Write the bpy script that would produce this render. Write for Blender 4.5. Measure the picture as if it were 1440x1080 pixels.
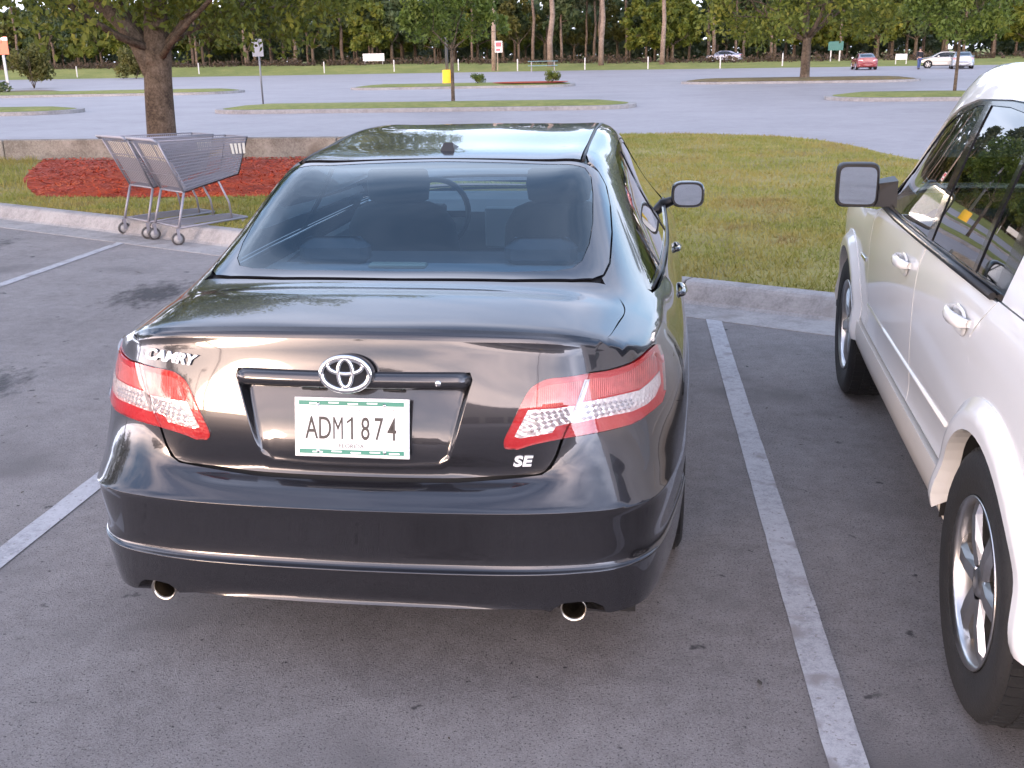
import bpy, bmesh, math, random
import numpy as np
from mathutils import Vector, Matrix
from mathutils.bvhtree import BVHTree
from mathutils.geometry import delaunay_2d_cdt, tessellate_polygon
PI = math.pi
random.seed(7); rng = np.random.default_rng(7)
scene = bpy.context.scene
for _o in list(bpy.data.objects): bpy.data.objects.remove(_o)
# ---------------------------------------------------------------- camera (a phone held at eye height behind the car)
CAM = Vector((.777, -2.426, 1.703)); PITCH, YAW, ROLL = (math.radians(a) for a in (17.511, 7.950, 1.0957))
_f = Vector((-math.sin(YAW) * math.cos(PITCH), math.cos(YAW) * math.cos(PITCH), -math.sin(PITCH)))
_r = Vector((math.cos(YAW), math.sin(YAW), 0)); _d = _f.cross(_r)
_R = _r * math.cos(ROLL) + _d * math.sin(ROLL); _D = _d * math.cos(ROLL) - _r * math.sin(ROLL)
cam = bpy.data.cameras.new('camera'); cam.sensor_width = 36; cam.lens = 1460.77 / 1440 * 36; cam.clip_start = .05; cam.clip_end = 3000
co = bpy.data.objects.new('camera', cam); scene.collection.objects.link(co)
co.matrix_world = Matrix(((_R.x, -_D.x, -_f.x, CAM.x), (_R.y, -_D.y, -_f.y, CAM.y), (_R.z, -_D.z, -_f.z, CAM.z), (0, 0, 0, 1)))
scene.camera = co
# ---------------------------------------------------------------- dusk sky with broken cloud, sun at the horizon behind and left of the camera
SUN_EL = math.radians(3.0); SUN_AZ = math.radians(212.0)      # azimuth clockwise from +Y
world = bpy.data.worlds.new('World'); scene.world = world; world.use_nodes = True
wn = world.node_tree.nodes; wl = world.node_tree.links; wn.clear()
def W(t, **k):
    n = wn.new(t)
    for a, b in k.items(): setattr(n, a, b)
    return n
sky = W('ShaderNodeTexSky', sky_type='NISHITA'); sky.sun_disc = False; sky.sun_elevation = SUN_EL; sky.sun_rotation = SUN_AZ
sky.air_density = 1.0; sky.dust_density = .8; sky.ozone_density = 3.0
tc = W('ShaderNodeTexCoord'); sep = W('ShaderNodeSeparateXYZ'); wl.new(tc.outputs['Generated'], sep.inputs[0])
# project the view direction onto a cloud layer so that clouds flatten towards the horizon
zc = W('ShaderNodeMath', operation='MAXIMUM'); wl.new(sep.outputs['Z'], zc.inputs[0]); zc.inputs[1].default_value = 0.0
za = W('ShaderNodeMath', operation='ADD'); wl.new(zc.outputs[0], za.inputs[0]); za.inputs[1].default_value = .22
dv = W('ShaderNodeVectorMath', operation='DIVIDE'); wl.new(tc.outputs['Generated'], dv.inputs[0])
cb = W('ShaderNodeCombineXYZ'); [wl.new(za.outputs[0], cb.inputs[i]) for i in range(3)]; wl.new(cb.outputs[0], dv.inputs[1])
nz = W('ShaderNodeTexNoise'); nz.inputs['Scale'].default_value = .85; nz.inputs['Detail'].default_value = 7; nz.inputs['Roughness'].default_value = .58; nz.inputs['Distortion'].default_value = .5
wl.new(dv.outputs[0], nz.inputs['Vector'])
cr_ = W('ShaderNodeValToRGB'); cr_.color_ramp.elements[0].position = .36; cr_.color_ramp.elements[1].position = .74
wl.new(nz.outputs['Fac'], cr_.inputs[0])
# cloud brightness: a second, coarser noise turns some clouds grey
nz2 = W('ShaderNodeTexNoise'); nz2.inputs['Scale'].default_value = 1.7; nz2.inputs['Detail'].default_value = 4
wl.new(dv.outputs[0], nz2.inputs['Vector'])
crc = W('ShaderNodeValToRGB'); crc.color_ramp.elements[0].position = .35; crc.color_ramp.elements[1].position = .7
crc.color_ramp.elements[0].color = (2.3, 2.55, 3.4, 1); crc.color_ramp.elements[1].color = (4.5, 4.6, 5.4, 1)
wl.new(nz2.outputs['Fac'], crc.inputs[0])
# clouds towards the set sun are lit peach from below
sdn = W('ShaderNodeVectorMath', operation='DOT_PRODUCT'); wl.new(tc.outputs['Generated'], sdn.inputs[0]); sdn.inputs[1].default_value = (math.sin(SUN_AZ) * math.cos(SUN_EL), math.cos(SUN_AZ) * math.cos(SUN_EL), math.sin(SUN_EL))
smr = W('ShaderNodeMapRange', interpolation_type='SMOOTHSTEP'); wl.new(sdn.outputs['Value'], smr.inputs['Value']); smr.inputs['From Min'].default_value = .2; smr.inputs['From Max'].default_value = 1.0
wmx = W('ShaderNodeMix', data_type='RGBA', blend_type='MULTIPLY'); wl.new(smr.outputs[0], wmx.inputs['Factor']); wl.new(crc.outputs[0], wmx.inputs['A']); wmx.inputs['B'].default_value = (1.5, 1.1, .82, 1)
# the sky away from the sun is dimmer than the lit side and the zenith
bmr = W('ShaderNodeMapRange', interpolation_type='SMOOTHSTEP'); wl.new(sdn.outputs['Value'], bmr.inputs['Value']); bmr.inputs['From Min'].default_value = -.9; bmr.inputs['From Max'].default_value = .8; bmr.inputs['To Min'].default_value = .46; bmr.inputs['To Max'].default_value = 1.75
hmr = W('ShaderNodeMapRange', interpolation_type='SMOOTHSTEP'); wl.new(zc.outputs[0], hmr.inputs['Value']); hmr.inputs['From Min'].default_value = .05; hmr.inputs['From Max'].default_value = .27; hmr.inputs['To Min'].default_value = 1.45; hmr.inputs['To Max'].default_value = 1.0
hml = W('ShaderNodeMath', operation='MULTIPLY'); wl.new(bmr.outputs[0], hml.inputs[0]); wl.new(hmr.outputs[0], hml.inputs[1])      # bright low haze all round
bmx = W('ShaderNodeVectorMath', operation='SCALE'); wl.new(wmx.outputs['Result'], bmx.inputs[0]); wl.new(hml.outputs[0], bmx.inputs['Scale'])
mx = W('ShaderNodeMix', data_type='RGBA'); lmr = W('ShaderNodeMapRange', interpolation_type='SMOOTHSTEP'); wl.new(zc.outputs[0], lmr.inputs['Value']); lmr.inputs['From Min'].default_value = .06; lmr.inputs['From Max'].default_value = .36; lmr.inputs['To Min'].default_value = .9; lmr.inputs['To Max'].default_value = 0.0
cmx = W('ShaderNodeMath', operation='MAXIMUM'); wl.new(cr_.outputs[0], cmx.inputs[0]); wl.new(lmr.outputs[0], cmx.inputs[1])      # distant cloud closes up towards the horizon
wl.new(cmx.outputs[0], mx.inputs['Factor']); wl.new(sky.outputs[0], mx.inputs['A']); wl.new(bmx.outputs[0], mx.inputs['B'])
bg = W('ShaderNodeBackground'); bg.inputs['Strength'].default_value = .13
wl.new(mx.outputs['Result'], bg.inputs['Color'])
wo = W('ShaderNodeOutputWorld'); wl.new(bg.outputs[0], wo.inputs['Surface'])
sl = bpy.data.lights.new('sun', 'SUN'); sl.energy = .25; sl.angle = math.radians(14); sl.color = (1.0, .72, .5)
so = bpy.data.objects.new('sun', sl); scene.collection.objects.link(so)
_sd = Vector((math.sin(SUN_AZ) * math.cos(SUN_EL), math.cos(SUN_AZ) * math.cos(SUN_EL), math.sin(SUN_EL)))
so.rotation_euler = _sd.to_track_quat('Z', 'Y').to_euler()
vs = scene.view_settings; vs.view_transform = 'Standard'; vs.look = 'None'; vs.gamma = 1; vs.exposure = 2.9; vs.use_curve_mapping = False
scene.render.resolution_x, scene.render.resolution_y = 1024, 768
scene.cycles.max_bounces = 8; scene.cycles.transparent_max_bounces = 16; scene.cycles.use_denoising = True
scene.cycles.sample_clamp_indirect = 6
# ---------------------------------------------------------------- helpers
col = scene.collection
def link(o):
    col.objects.link(o); return o
def tag(o, label=None, cat=None, group=None, kind=None):
    if label: o['label'] = label
    if cat: o['category'] = cat
    if group: o['group'] = group
    if kind: o['kind'] = kind
    return o
def empty(name, loc=(0, 0, 0), rz=0.0, label=None, cat=None, group=None):
    o = link(bpy.data.objects.new(name, None)); o.location = loc; o.rotation_euler = (0, 0, rz)
    o.empty_display_size = 0.2
    return tag(o, label, cat, group)
def copy_tree(o, parent=None):
    c = o.copy(); link(c); c.parent = parent
    if parent is not None: c.matrix_parent_inverse = o.matrix_parent_inverse.copy()
    for ch in list(o.children): copy_tree(ch, c)
    return c
def meshobj(name, verts, faces, mat=None, parent=None, smooth=False, normals=None, mats=None, midx=None):
    me = bpy.data.meshes.new(name)
    me.from_pydata([tuple(v) for v in verts], [], [tuple(f) for f in faces])
    if mats:
        for m in mats: me.materials.append(m)
        if midx is not None: me.polygons.foreach_set('material_index', np.array(midx, dtype=np.int32))
    elif mat: me.materials.append(mat)
    if smooth or normals is not None:
        me.polygons.foreach_set('use_smooth', np.ones(len(me.polygons), dtype=bool))
    me.update()
    if normals is not None:
        me.normals_split_custom_set_from_vertices([tuple(n) for n in normals])
    o = link(bpy.data.objects.new(name, me)); o.parent = parent
    return o
class MB:
    """collects simple shapes into one mesh"""
    def __init__(s): s.v = []; s.f = []; s.m = []; s.cm = 0; s.s = []
    def add(s, v, f, smooth=False):
        n = len(s.v); s.v += [tuple(p) for p in v]; s.f += [tuple(i + n for i in q) for q in f]
        s.m += [s.cm] * len(f); s.s += [smooth] * len(f); return s
    def box(s, c, d, rot=None, taper=1.0, bev=0.0):
        x, y, z = (q / 2 for q in d)
        if bev > 0:
            b = min(bev, x * .9, y * .9, z * .9); P = []; F = []
            vs = []
            for sz in (-1, 1):
                for (zz, ins) in ((z, b), (z - b, 0)) if sz > 0 else ((z - b, 0), (z, b)):
                    vs.append((sz * zz, ins))
            rings = []
            for zz, ins in sorted([(-z, b), (-z + b, 0), (z - b, 0), (z, b)]):
                X, Y = x - ins, y - ins
                k = b * .7
                rings.append([(X, -Y + k, zz), (X, Y - k, zz), (X - k, Y, zz), (-X + k, Y, zz), (-X, Y - k, zz), (-X, -Y + k, zz), (-X + k, -Y, zz), (X - k, -Y, zz)])
            P = [p for r in rings for p in r]
            for i in range(3):
                for j in range(8):
                    a = i * 8 + j; c2 = i * 8 + (j + 1) % 8
                    F.append((a, c2, c2 + 8, a + 8))
            F.append(tuple(range(7, -1, -1))); F.append(tuple(range(24, 32)))
        else:
            P = [(sx * x * (taper if sz > 0 else 1), sy * y * (taper if sz > 0 else 1), sz * z) for sz in (-1, 1) for sy in (-1, 1) for sx in (-1, 1)]
            F = [(0, 2, 3, 1), (4, 5, 7, 6), (0, 1, 5, 4), (2, 6, 7, 3), (1, 3, 7, 5), (0, 4, 6, 2)]
        M = rot if rot is not None else Matrix.Identity(3)
        P = [M @ Vector(p) + Vector(c) for p in P]
        return s.add(P, F)
    def tube(s, pts, r, n=8, cap=True, smooth=True):
        pts = [Vector(p) for p in pts]; m = len(pts)
        rs = r if hasattr(r, '__len__') else [r] * m
        V = []; up = None
        for i, p in enumerate(pts):
            d = (pts[min(i + 1, m - 1)] - pts[max(i - 1, 0)]).normalized()
            if up is None:
                up = Vector((0, 0, 1)) if abs(d.z) < .9 else Vector((0, 1, 0))
            a = d.cross(up)
            if a.length < 1e-4: a = d.cross(Vector((1, 0, 0)))
            a.normalize(); b = a.cross(d).normalized(); up = b
            for j in range(n):
                t = 2 * PI * j / n
                V.append(p + (a * math.cos(t) + b * math.sin(t)) * rs[i])
        F = [(i * n + j, i * n + (j + 1) % n, (i + 1) * n + (j + 1) % n, (i + 1) * n + j) for i in range(m - 1) for j in range(n)]
        s.add(V, F, smooth)
        if cap:
            k = len(s.v) - len(V)
            s.f.append(tuple(k + j for j in range(n - 1, -1, -1))); s.f.append(tuple(k + (m - 1) * n + j for j in range(n)))
            s.m += [s.cm] * 2; s.s += [False] * 2
        return s
    def lathe(s, prof, c=(0, 0, 0), axis='Z', n=32, smooth=True, close=False):
        """prof: (radius, height) list"""
        V = []; m = len(prof)
        for (r, h) in prof:
            for j in range(n):
                t = 2 * PI * j / n; a, b = r * math.cos(t), r * math.sin(t)
                p = {'Z': (a, b, h), 'X': (h, a, b), 'Y': (b, h, a)}[axis]
                V.append((p[0] + c[0], p[1] + c[1], p[2] + c[2]))
        F = [(i * n + j, i * n + (j + 1) % n, (i + 1) * n + (j + 1) % n, (i + 1) * n + j) for i in range(m - 1) for j in range(n)]
        return s.add(V, F, smooth)
    def prism(s, poly, d0, d1, plane='XZ', smooth=False):
        """extrude a 2D polygon between d0 and d1 along the remaining axis"""
        n = len(poly)
        def P(u, v, w): return {'XZ': (u, w, v), 'XY': (u, v, w), 'YZ': (w, u, v)}[plane]
        V = [P(u, v, d0) for u, v in poly] + [P(u, v, d1) for u, v in poly]
        F = [(i, (i + 1) % n, n + (i + 1) % n, n + i) for i in range(n)]
        s.add(V, F, smooth)
        tri = tessellate_polygon([[Vector((u, v, 0)) for u, v in poly]])
        s.add(V, [tuple(t) for t in tri] + [tuple(n + i for i in reversed(t)) for t in tri])
        return s
    def build(s, name, mat, parent=None, loc=None, rot=None, fix=True):
        mats = mat if isinstance(mat, (list, tuple)) else [mat]
        me = bpy.data.meshes.new(name); me.from_pydata(s.v, [], s.f)
        for m in mats: me.materials.append(m)
        if len(mats) > 1: me.polygons.foreach_set('material_index', np.array(s.m, dtype=np.int32))
        me.polygons.foreach_set('use_smooth', np.array(s.s, dtype=bool))
        if fix:
            bm = bmesh.new(); bm.from_mesh(me); bmesh.ops.recalc_face_normals(bm, faces=bm.faces); bm.to_mesh(me); bm.free()
        me.update()
        o = link(bpy.data.objects.new(name, me)); o.parent = parent
        if loc: o.location = loc
        if rot: o.rotation_euler = rot
        return o

# ---------------------------------------------------------------- car body engine
def interp(x, xs, ys): return float(np.interp(x, xs, ys))
class Master:
    """smooth body surface grown from a box-topology cage by Catmull-Clark; panels are cut out of it"""
    def __init__(s, top, ring, levels=3, iters=3):
        # top[n][k] rows n (rear to front), k (centre to side); ring[l][c]
        N = len(top) - 1; K = len(top[0]) - 1
        idx = {}; V = []
        def vid(p, key):
            if key in idx: return idx[key]
            idx[key] = len(V); V.append(p); return idx[key]
        F = []
        def T(n, k, sd):
            p = top[n][k]; key = ('t', n, k, sd if k else 0)
            return vid((p[0] * sd if k else 0.0, p[1], p[2]), key)
        cols = [(0, k) for k in range(K + 1)] + [(n, K) for n in range(1, N + 1)] + [(N, k) for k in range(K - 1, -1, -1)]
        C = len(cols)
        def Rg(l, c, sd):
            if l == 0: return T(cols[c][0], cols[c][1], sd)
            p = ring[l - 1][c]; mid = c in (0, C - 1)
            return vid((0.0 if mid else p[0] * sd, p[1], p[2]), ('r', l, c, 0 if mid else sd))
        for sd in (1, -1):
            for n in range(N):
                for k in range(K):
                    q = (T(n, k, sd), T(n, k + 1, sd), T(n + 1, k + 1, sd), T(n + 1, k, sd))
                    F.append(q if sd > 0 else q[::-1])
            for l in range(len(ring)):
                for c in range(C - 1):
                    q = (Rg(l, c, sd), Rg(l + 1, c, sd), Rg(l + 1, c + 1, sd), Rg(l, c + 1, sd))
                    F.append(q if sd > 0 else q[::-1])
        tgt = np.array(V); cur = tgt.copy()
        for it in range(iters):
            P = s.sub(cur, F, 1)[0][:len(V)]
            cur = cur + (tgt - P) * (1.0 if it else .9)
        P, polys = s.sub(cur, F, levels)
        s.V = P
        tris = []
        for q in polys:
            tris.append((q[0], q[1], q[2])); tris.append((q[0], q[2], q[3]))
        s.tris = np.array(tris)
        a, b, c = P[s.tris[:, 0]], P[s.tris[:, 1]], P[s.tris[:, 2]]
        fn = np.cross(b - a, c - a)
        vn = np.zeros_like(P)
        for i in range(3): np.add.at(vn, s.tris[:, i], fn)
        s.N = vn / np.maximum(np.linalg.norm(vn, axis=1, keepdims=True), 1e-12)
        s.bvh = BVHTree.FromPolygons([Vector(p) for p in P], [tuple(int(i) for i in t) for t in s.tris])
    def sub(s, V, F, lv):
        me = bpy.data.meshes.new('cage'); me.from_pydata([tuple(v) for v in V], [], F); me.update()
        o = bpy.data.objects.new('cage', me); col.objects.link(o)
        m = o.modifiers.new('s', 'SUBSURF'); m.levels = lv; m.render_levels = lv
        dg = bpy.context.evaluated_depsgraph_get(); dg.update()
        ev = o.evaluated_get(dg); em = ev.to_mesh()
        P = np.empty(len(em.vertices) * 3); em.vertices.foreach_get('co', P); P = P.reshape(-1, 3)
        polys = [tuple(p.vertices) for p in em.polygons]
        ev.to_mesh_clear(); bpy.data.objects.remove(o); bpy.data.meshes.remove(me)
        return P, polys
    def hit(s, o, d):
        h = s.bvh.ray_cast(Vector(o), Vector(d))
        if h[0] is None: return None
        t = s.tris[h[2]]; p = np.array(h[0])
        a, b, c = s.V[t[0]], s.V[t[1]], s.V[t[2]]
        v0, v1, v2 = b - a, c - a, p - a
        d00, d01, d11, d20, d21 = v0 @ v0, v0 @ v1, v1 @ v1, v2 @ v0, v2 @ v1
        den = d00 * d11 - d01 * d01
        w1 = (d11 * d20 - d01 * d21) / den if den else 0; w2 = (d00 * d21 - d01 * d20) / den if den else 0
        n = s.N[t[0]] * (1 - w1 - w2) + s.N[t[1]] * w1 + s.N[t[2]] * w2
        return p, n / np.linalg.norm(n)
class ChB:      # wraps round the tail: angle about a vertical axis, height
    def __init__(s, y0=1.0, sl=.35, r0=1.0, R=.85): s.y0, s.sl, s.r0, s.R = y0, sl, r0, R
    def to2(s, p):
        r = math.hypot(p[0], s.y0 - p[1]); return (math.atan2(p[0], s.y0 - p[1]) * s.R, p[2] - s.sl * (r - s.r0))
    def ray(s, u, v):
        t = u / s.R; return (0, s.y0, v - s.sl * s.r0), (math.sin(t), -math.cos(t), s.sl)
class ChX:      # rear face and deck: x, angle about a cross axis
    def __init__(s, y0=.75, z0=.72, R=.5): s.y0, s.z0, s.R = y0, z0, R
    def to2(s, p): return (p[0], math.atan2(p[2] - s.z0, s.y0 - p[1]) * s.R)
    def ray(s, u, v):
        t = v / s.R; return (u, s.y0, s.z0), (0, -math.cos(t), math.sin(t))
class ChY:      # flanks: y, angle about the long axis
    def __init__(s, side=1, z0=.70, R=.8): s.sd, s.z0, s.R = side, z0, R
    def to2(s, p): return (p[1], math.atan2(p[2] - s.z0, p[0] * s.sd) * s.R)
    def ray(s, u, v):
        t = v / s.R; return (0, u, s.z0), (s.sd * math.cos(t), 0, math.sin(t))
class ChV:      # from above
    def to2(s, p): return (p[0], p[1])
    def ray(s, u, v): return (u, v, 4.0), (0, 0, -1)
class ChS:      # from the side, straight
    def __init__(s, side=1): s.sd = side
    def to2(s, p): return (p[1], p[2])
    def ray(s, u, v): return (s.sd * 4.0, u, v), (-s.sd, 0, 0)
class ChR:      # from the rear, straight
    def to2(s, p): return (p[0], p[2])
    def ray(s, u, v): return (u, -4.0, v), (0, 1, 0)
def pip(pts, poly):
    pts = np.asarray(pts, float); poly = np.asarray(poly, float); ins = np.zeros(len(pts), bool)
    x, y = pts[:, 0], pts[:, 1]; n = len(poly)
    for i in range(n):
        x1, y1 = poly[i]; x2, y2 = poly[(i + 1) % n]
        if y1 == y2: continue
        c = ((y1 > y) != (y2 > y)) & (x < (x2 - x1) * (y - y1) / (y2 - y1) + x1)
        ins ^= c
    return ins
def segdist(pts, poly):
    pts = np.asarray(pts, float); poly = np.asarray(poly, float); d = np.full(len(pts), 1e9); n = len(poly)
    for i in range(n):
        a = poly[i]; b = poly[(i + 1) % n]; ab = b - a; L = ab @ ab
        if L < 1e-14: continue
        t = np.clip(((pts - a) @ ab) / L, 0, 1)
        q = a + t[:, None] * ab; d = np.minimum(d, np.hypot(*(pts - q).T))
    return d
def resample(poly, sp, closed=True):
    out = []; n = len(poly)
    for i in range(n if closed else n - 1):
        a = np.array(poly[i], float); b = np.array(poly[(i + 1) % n], float); L = np.linalg.norm(b - a); m = max(1, int(math.ceil(L / sp)))
        for j in range(m): out.append(a + (b - a) * j / m)
    if not closed: out.append(np.array(poly[-1], float))
    return out
def inset_poly(poly, d):
    P = np.array(poly, float); n = len(P)
    area = sum(P[i][0] * P[(i + 1) % n][1] - P[(i + 1) % n][0] * P[i][1] for i in range(n)) / 2
    sg = 1 if area > 0 else -1; out = []
    for i in range(n):
        a, b, c = P[i - 1], P[i], P[(i + 1) % n]
        e1 = b - a; e2 = c - b
        n1 = np.array([-e1[1], e1[0]]) / (np.linalg.norm(e1) + 1e-12) * sg; n2 = np.array([-e2[1], e2[0]]) / (np.linalg.norm(e2) + 1e-12) * sg
        m = n1 + n2; L = m @ m
        m = m / L * 2 if L > .5 else (m / (math.sqrt(L) + 1e-9) * 1.4)
        out.append(b + m * d)
    return [tuple(p) for p in out]
def cr(pts, sub=6, closed=False):
    """Catmull-Rom through 2D/3D points"""
    P = [np.array(p, float) for p in pts]; n = len(P); out = []
    for i in range(n if closed else n - 1):
        p0 = P[(i - 1) % n] if closed or i else 2 * P[0] - P[1]
        p1, p2 = P[i], P[(i + 1) % n]
        p3 = P[(i + 2) % n] if closed or i + 2 < n else 2 * P[-1] - P[-2]
        for j in range(sub):
            t = j / sub
            out.append(.5 * (2 * p1 + (p2 - p0) * t + (2 * p0 - 5 * p1 + 4 * p2 - p3) * t * t + (3 * p1 - p0 - 3 * p2 + p3) * t ** 3))
    if not closed: out.append(P[-1])
    return out
def panel(name, master, ch, outline, mat, parent=None, sp=.03, inset=0.0, off=0.0, flange=.012, holes=(), disp=None, extra=(), keepn=True, outline2d=None, stretch=(1, 1), bsp=None, loops=()):
    """cut a panel out of the master surface. outline: 3D points near the surface (closed)"""
    o2 = outline2d if outline2d is not None else [ch.to2(p) for p in outline]
    S = np.array(stretch, float)
    o2 = [np.array(p) * S for p in o2]
    bsp = bsp or sp * .6
    o2 = resample(o2, bsp)
    if inset: o2 = inset_poly(o2, inset)
    o2 = [np.array(p) for p in o2]
    hs = []
    for h in holes:
        q = resample([np.array(p) * S for p in h], sp * .6)
        if inset: q = inset_poly(q, -inset)
        hs.append([np.array(p) for p in q])
    A = np.array(o2); lo, hi = A.min(0), A.max(0)
    gx = np.arange(lo[0] + sp * .37, hi[0], sp); gy = np.arange(lo[1] + sp * .37, hi[1], sp)
    G = np.array([(x + (sp * .5 if j % 2 else 0), y) for j, y in enumerate(gy) for x in gx]).reshape(-1, 2)
    ex = [np.array(p) * S for p in extra]
    keep = pip(G, o2) & (segdist(G, o2) > sp * .45) if len(G) else np.zeros(0, bool)
    for h in hs: keep &= (~pip(G, h)) & (segdist(G, h) > sp * .45)
    G = G[keep]
    if len(ex):
        E2 = np.array(ex); E2 = E2[pip(E2, o2)]; E2 = E2[segdist(E2, o2) > .3 * bsp]
        d = np.array([np.min(np.hypot(*(E2 - g).T)) for g in G]) if len(E2) and len(G) else np.ones(len(G))
        G = G[d > sp * .25]; G = np.vstack([G, E2]) if len(E2) else G
    pts = list(o2); edges = [(i, (i + 1) % len(o2)) for i in range(len(o2))]
    for h in hs:
        k = len(pts); pts += h; edges += [(k + i, k + (i + 1) % len(h)) for i in range(len(h))]
    for h in loops:
        h = [np.array(p) for p in h]; k = len(pts); pts += h; edges += [(k + i, k + (i + 1) % len(h)) for i in range(len(h))]
        G = G[segdist(G, h) > .004] if len(G) else G
    pts += list(G)
    r = delaunay_2d_cdt([Vector((float(p[0]), float(p[1]))) for p in pts], edges, [], 0, 1e-7)
    v2 = np.array([tuple(p) for p in r[0]]); tri = [tuple(t) for t in r[2]]
    cen = np.array([(v2[t[0]] + v2[t[1]] + v2[t[2]]) / 3 for t in tri])
    ok = pip(cen, o2)
    for h in hs: ok &= ~pip(cen, h)
    tri = [t for t, k in zip(tri, ok) if k]
    V = []; Nn = []; moved = []
    for p in v2:
        q = p / S
        oo, dd = ch.ray(float(q[0]), float(q[1])); h = master.hit(oo, dd)
        if h is None:
            loc, nn, i_, d_ = master.bvh.find_nearest(Vector(oo) + Vector(dd))
            h = (np.array(loc), np.array(nn))
        P, n = h
        dv = disp(P, n) if disp else None
        if dv is not None: P = P + dv; moved.append(True)
        else: moved.append(False)
        V.append(P + n * off); Nn.append(n)
    V = np.array(V); Nn = np.array(Nn)
    # consistent orientation with the surface normal
    T = []
    for t in tri:
        fn = np.cross(V[t[1]] - V[t[0]], V[t[2]] - V[t[0]])
        T.append(t if fn @ Nn[t[0]] > 0 else t[::-1])
    if any(moved):
        vn = np.zeros_like(V)
        for t in T:
            fn = np.cross(V[t[1]] - V[t[0]], V[t[2]] - V[t[0]])
            for i in t: vn[i] += fn
        vn /= np.maximum(np.linalg.norm(vn, axis=1, keepdims=True), 1e-12)
        mv = np.array(moved); Nn[mv] = vn[mv]
    V = list(V); Nn = list(Nn)
    if flange:
        cnt = {}
        for t in T:
            for a, b in ((t[0], t[1]), (t[1], t[2]), (t[2], t[0])):
                cnt[(a, b)] = 1
        for (a, b) in [e for e in cnt if (e[1], e[0]) not in cnt]:
            k = len(V)
            na, nb = Nn[a], Nn[b]
            fn = np.cross(V[b] - V[a], na); fn = fn / (np.linalg.norm(fn) + 1e-12)
            V += [V[a], V[b], V[b] - nb * flange, V[a] - na * flange]; Nn += [fn] * 4
            T.append((k + 1, k, k + 3, k + 2))
    return meshobj(name, V, T, mat, parent, normals=Nn)
# ---------------------------------------------------------------- materials
def newmat(name):
    m = bpy.data.materials.new(name); m.use_nodes = True; nt = m.node_tree; nt.nodes.clear()
    return m, nt, nt.nodes, nt.links
def N(nt, t, **k):
    n = nt.nodes.new(t)
    for a, b in k.items():
        if a.startswith('i_'): n.inputs[a[2:].replace('_', ' ')].default_value = b
        else: setattr(n, a, b)
    return n
def c4(c): return (*c, 1) if len(c) == 3 else c
def pbr(name, color, rough=.5, metal=0.0, coat=0.0, coatr=.03, spec=.5, var=0.0, vscale=8.0, bump=0.0, bscale=60.0, emis=None, dirt=0.0, sheen=0.0):
    m, nt, n, l = newmat(name)
    b = N(nt, 'ShaderNodeBsdfPrincipled'); o = N(nt, 'ShaderNodeOutputMaterial'); l.new(b.outputs[0], o.inputs[0])
    b.inputs['Base Color'].default_value = c4(color); b.inputs['Roughness'].default_value = rough; b.inputs['Metallic'].default_value = metal
    b.inputs['Coat Weight'].default_value = coat; b.inputs['Coat Roughness'].default_value = coatr; b.inputs['Specular IOR Level'].default_value = spec
    if coat >= 1: b.inputs['Coat IOR'].default_value = 1.6
    tcn = N(nt, 'ShaderNodeTexCoord')
    if var or dirt:
        nz = N(nt, 'ShaderNodeTexNoise'); nz.inputs['Scale'].default_value = vscale; nz.inputs['Detail'].default_value = 6; nz.inputs['Roughness'].default_value = .65
        l.new(tcn.outputs['Object'], nz.inputs['Vector'])
        mr = N(nt, 'ShaderNodeMapRange'); mr.inputs['From Min'].default_value = .25; mr.inputs['From Max'].default_value = .75; mr.inputs['To Min'].default_value = 1 - var; mr.inputs['To Max'].default_value = 1 + var
        l.new(nz.outputs['Fac'], mr.inputs['Value'])
        hs = N(nt, 'ShaderNodeHueSaturation'); hs.inputs['Color'].default_value = c4(color); l.new(mr.outputs[0], hs.inputs['Value'])
        l.new(hs.outputs[0], b.inputs['Base Color'])
        if dirt:
            mr2 = N(nt, 'ShaderNodeMapRange'); mr2.inputs['From Min'].default_value = .3; mr2.inputs['From Max'].default_value = .8; mr2.inputs['To Min'].default_value = rough; mr2.inputs['To Max'].default_value = rough + dirt
            l.new(nz.outputs['Fac'], mr2.inputs['Value']); l.new(mr2.outputs[0], b.inputs['Coat Roughness' if coat else 'Roughness'])
            if coat: mr2.inputs['To Min'].default_value = coatr; mr2.inputs['To Max'].default_value = coatr + dirt
    if bump:
        nb = N(nt, 'ShaderNodeTexNoise'); nb.inputs['Scale'].default_value = bscale; nb.inputs['Detail'].default_value = 5; l.new(tcn.outputs['Object'], nb.inputs['Vector'])
        bp = N(nt, 'ShaderNodeBump'); bp.inputs['Strength'].default_value = bump; bp.inputs['Distance'].default_value = .02; l.new(nb.outputs['Fac'], bp.inputs['Height']); l.new(bp.outputs[0], b.inputs['Normal'])
    if emis: b.inputs['Emission Color'].default_value = c4(emis[0]); b.inputs['Emission Strength'].default_value = emis[1]
    return m
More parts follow.
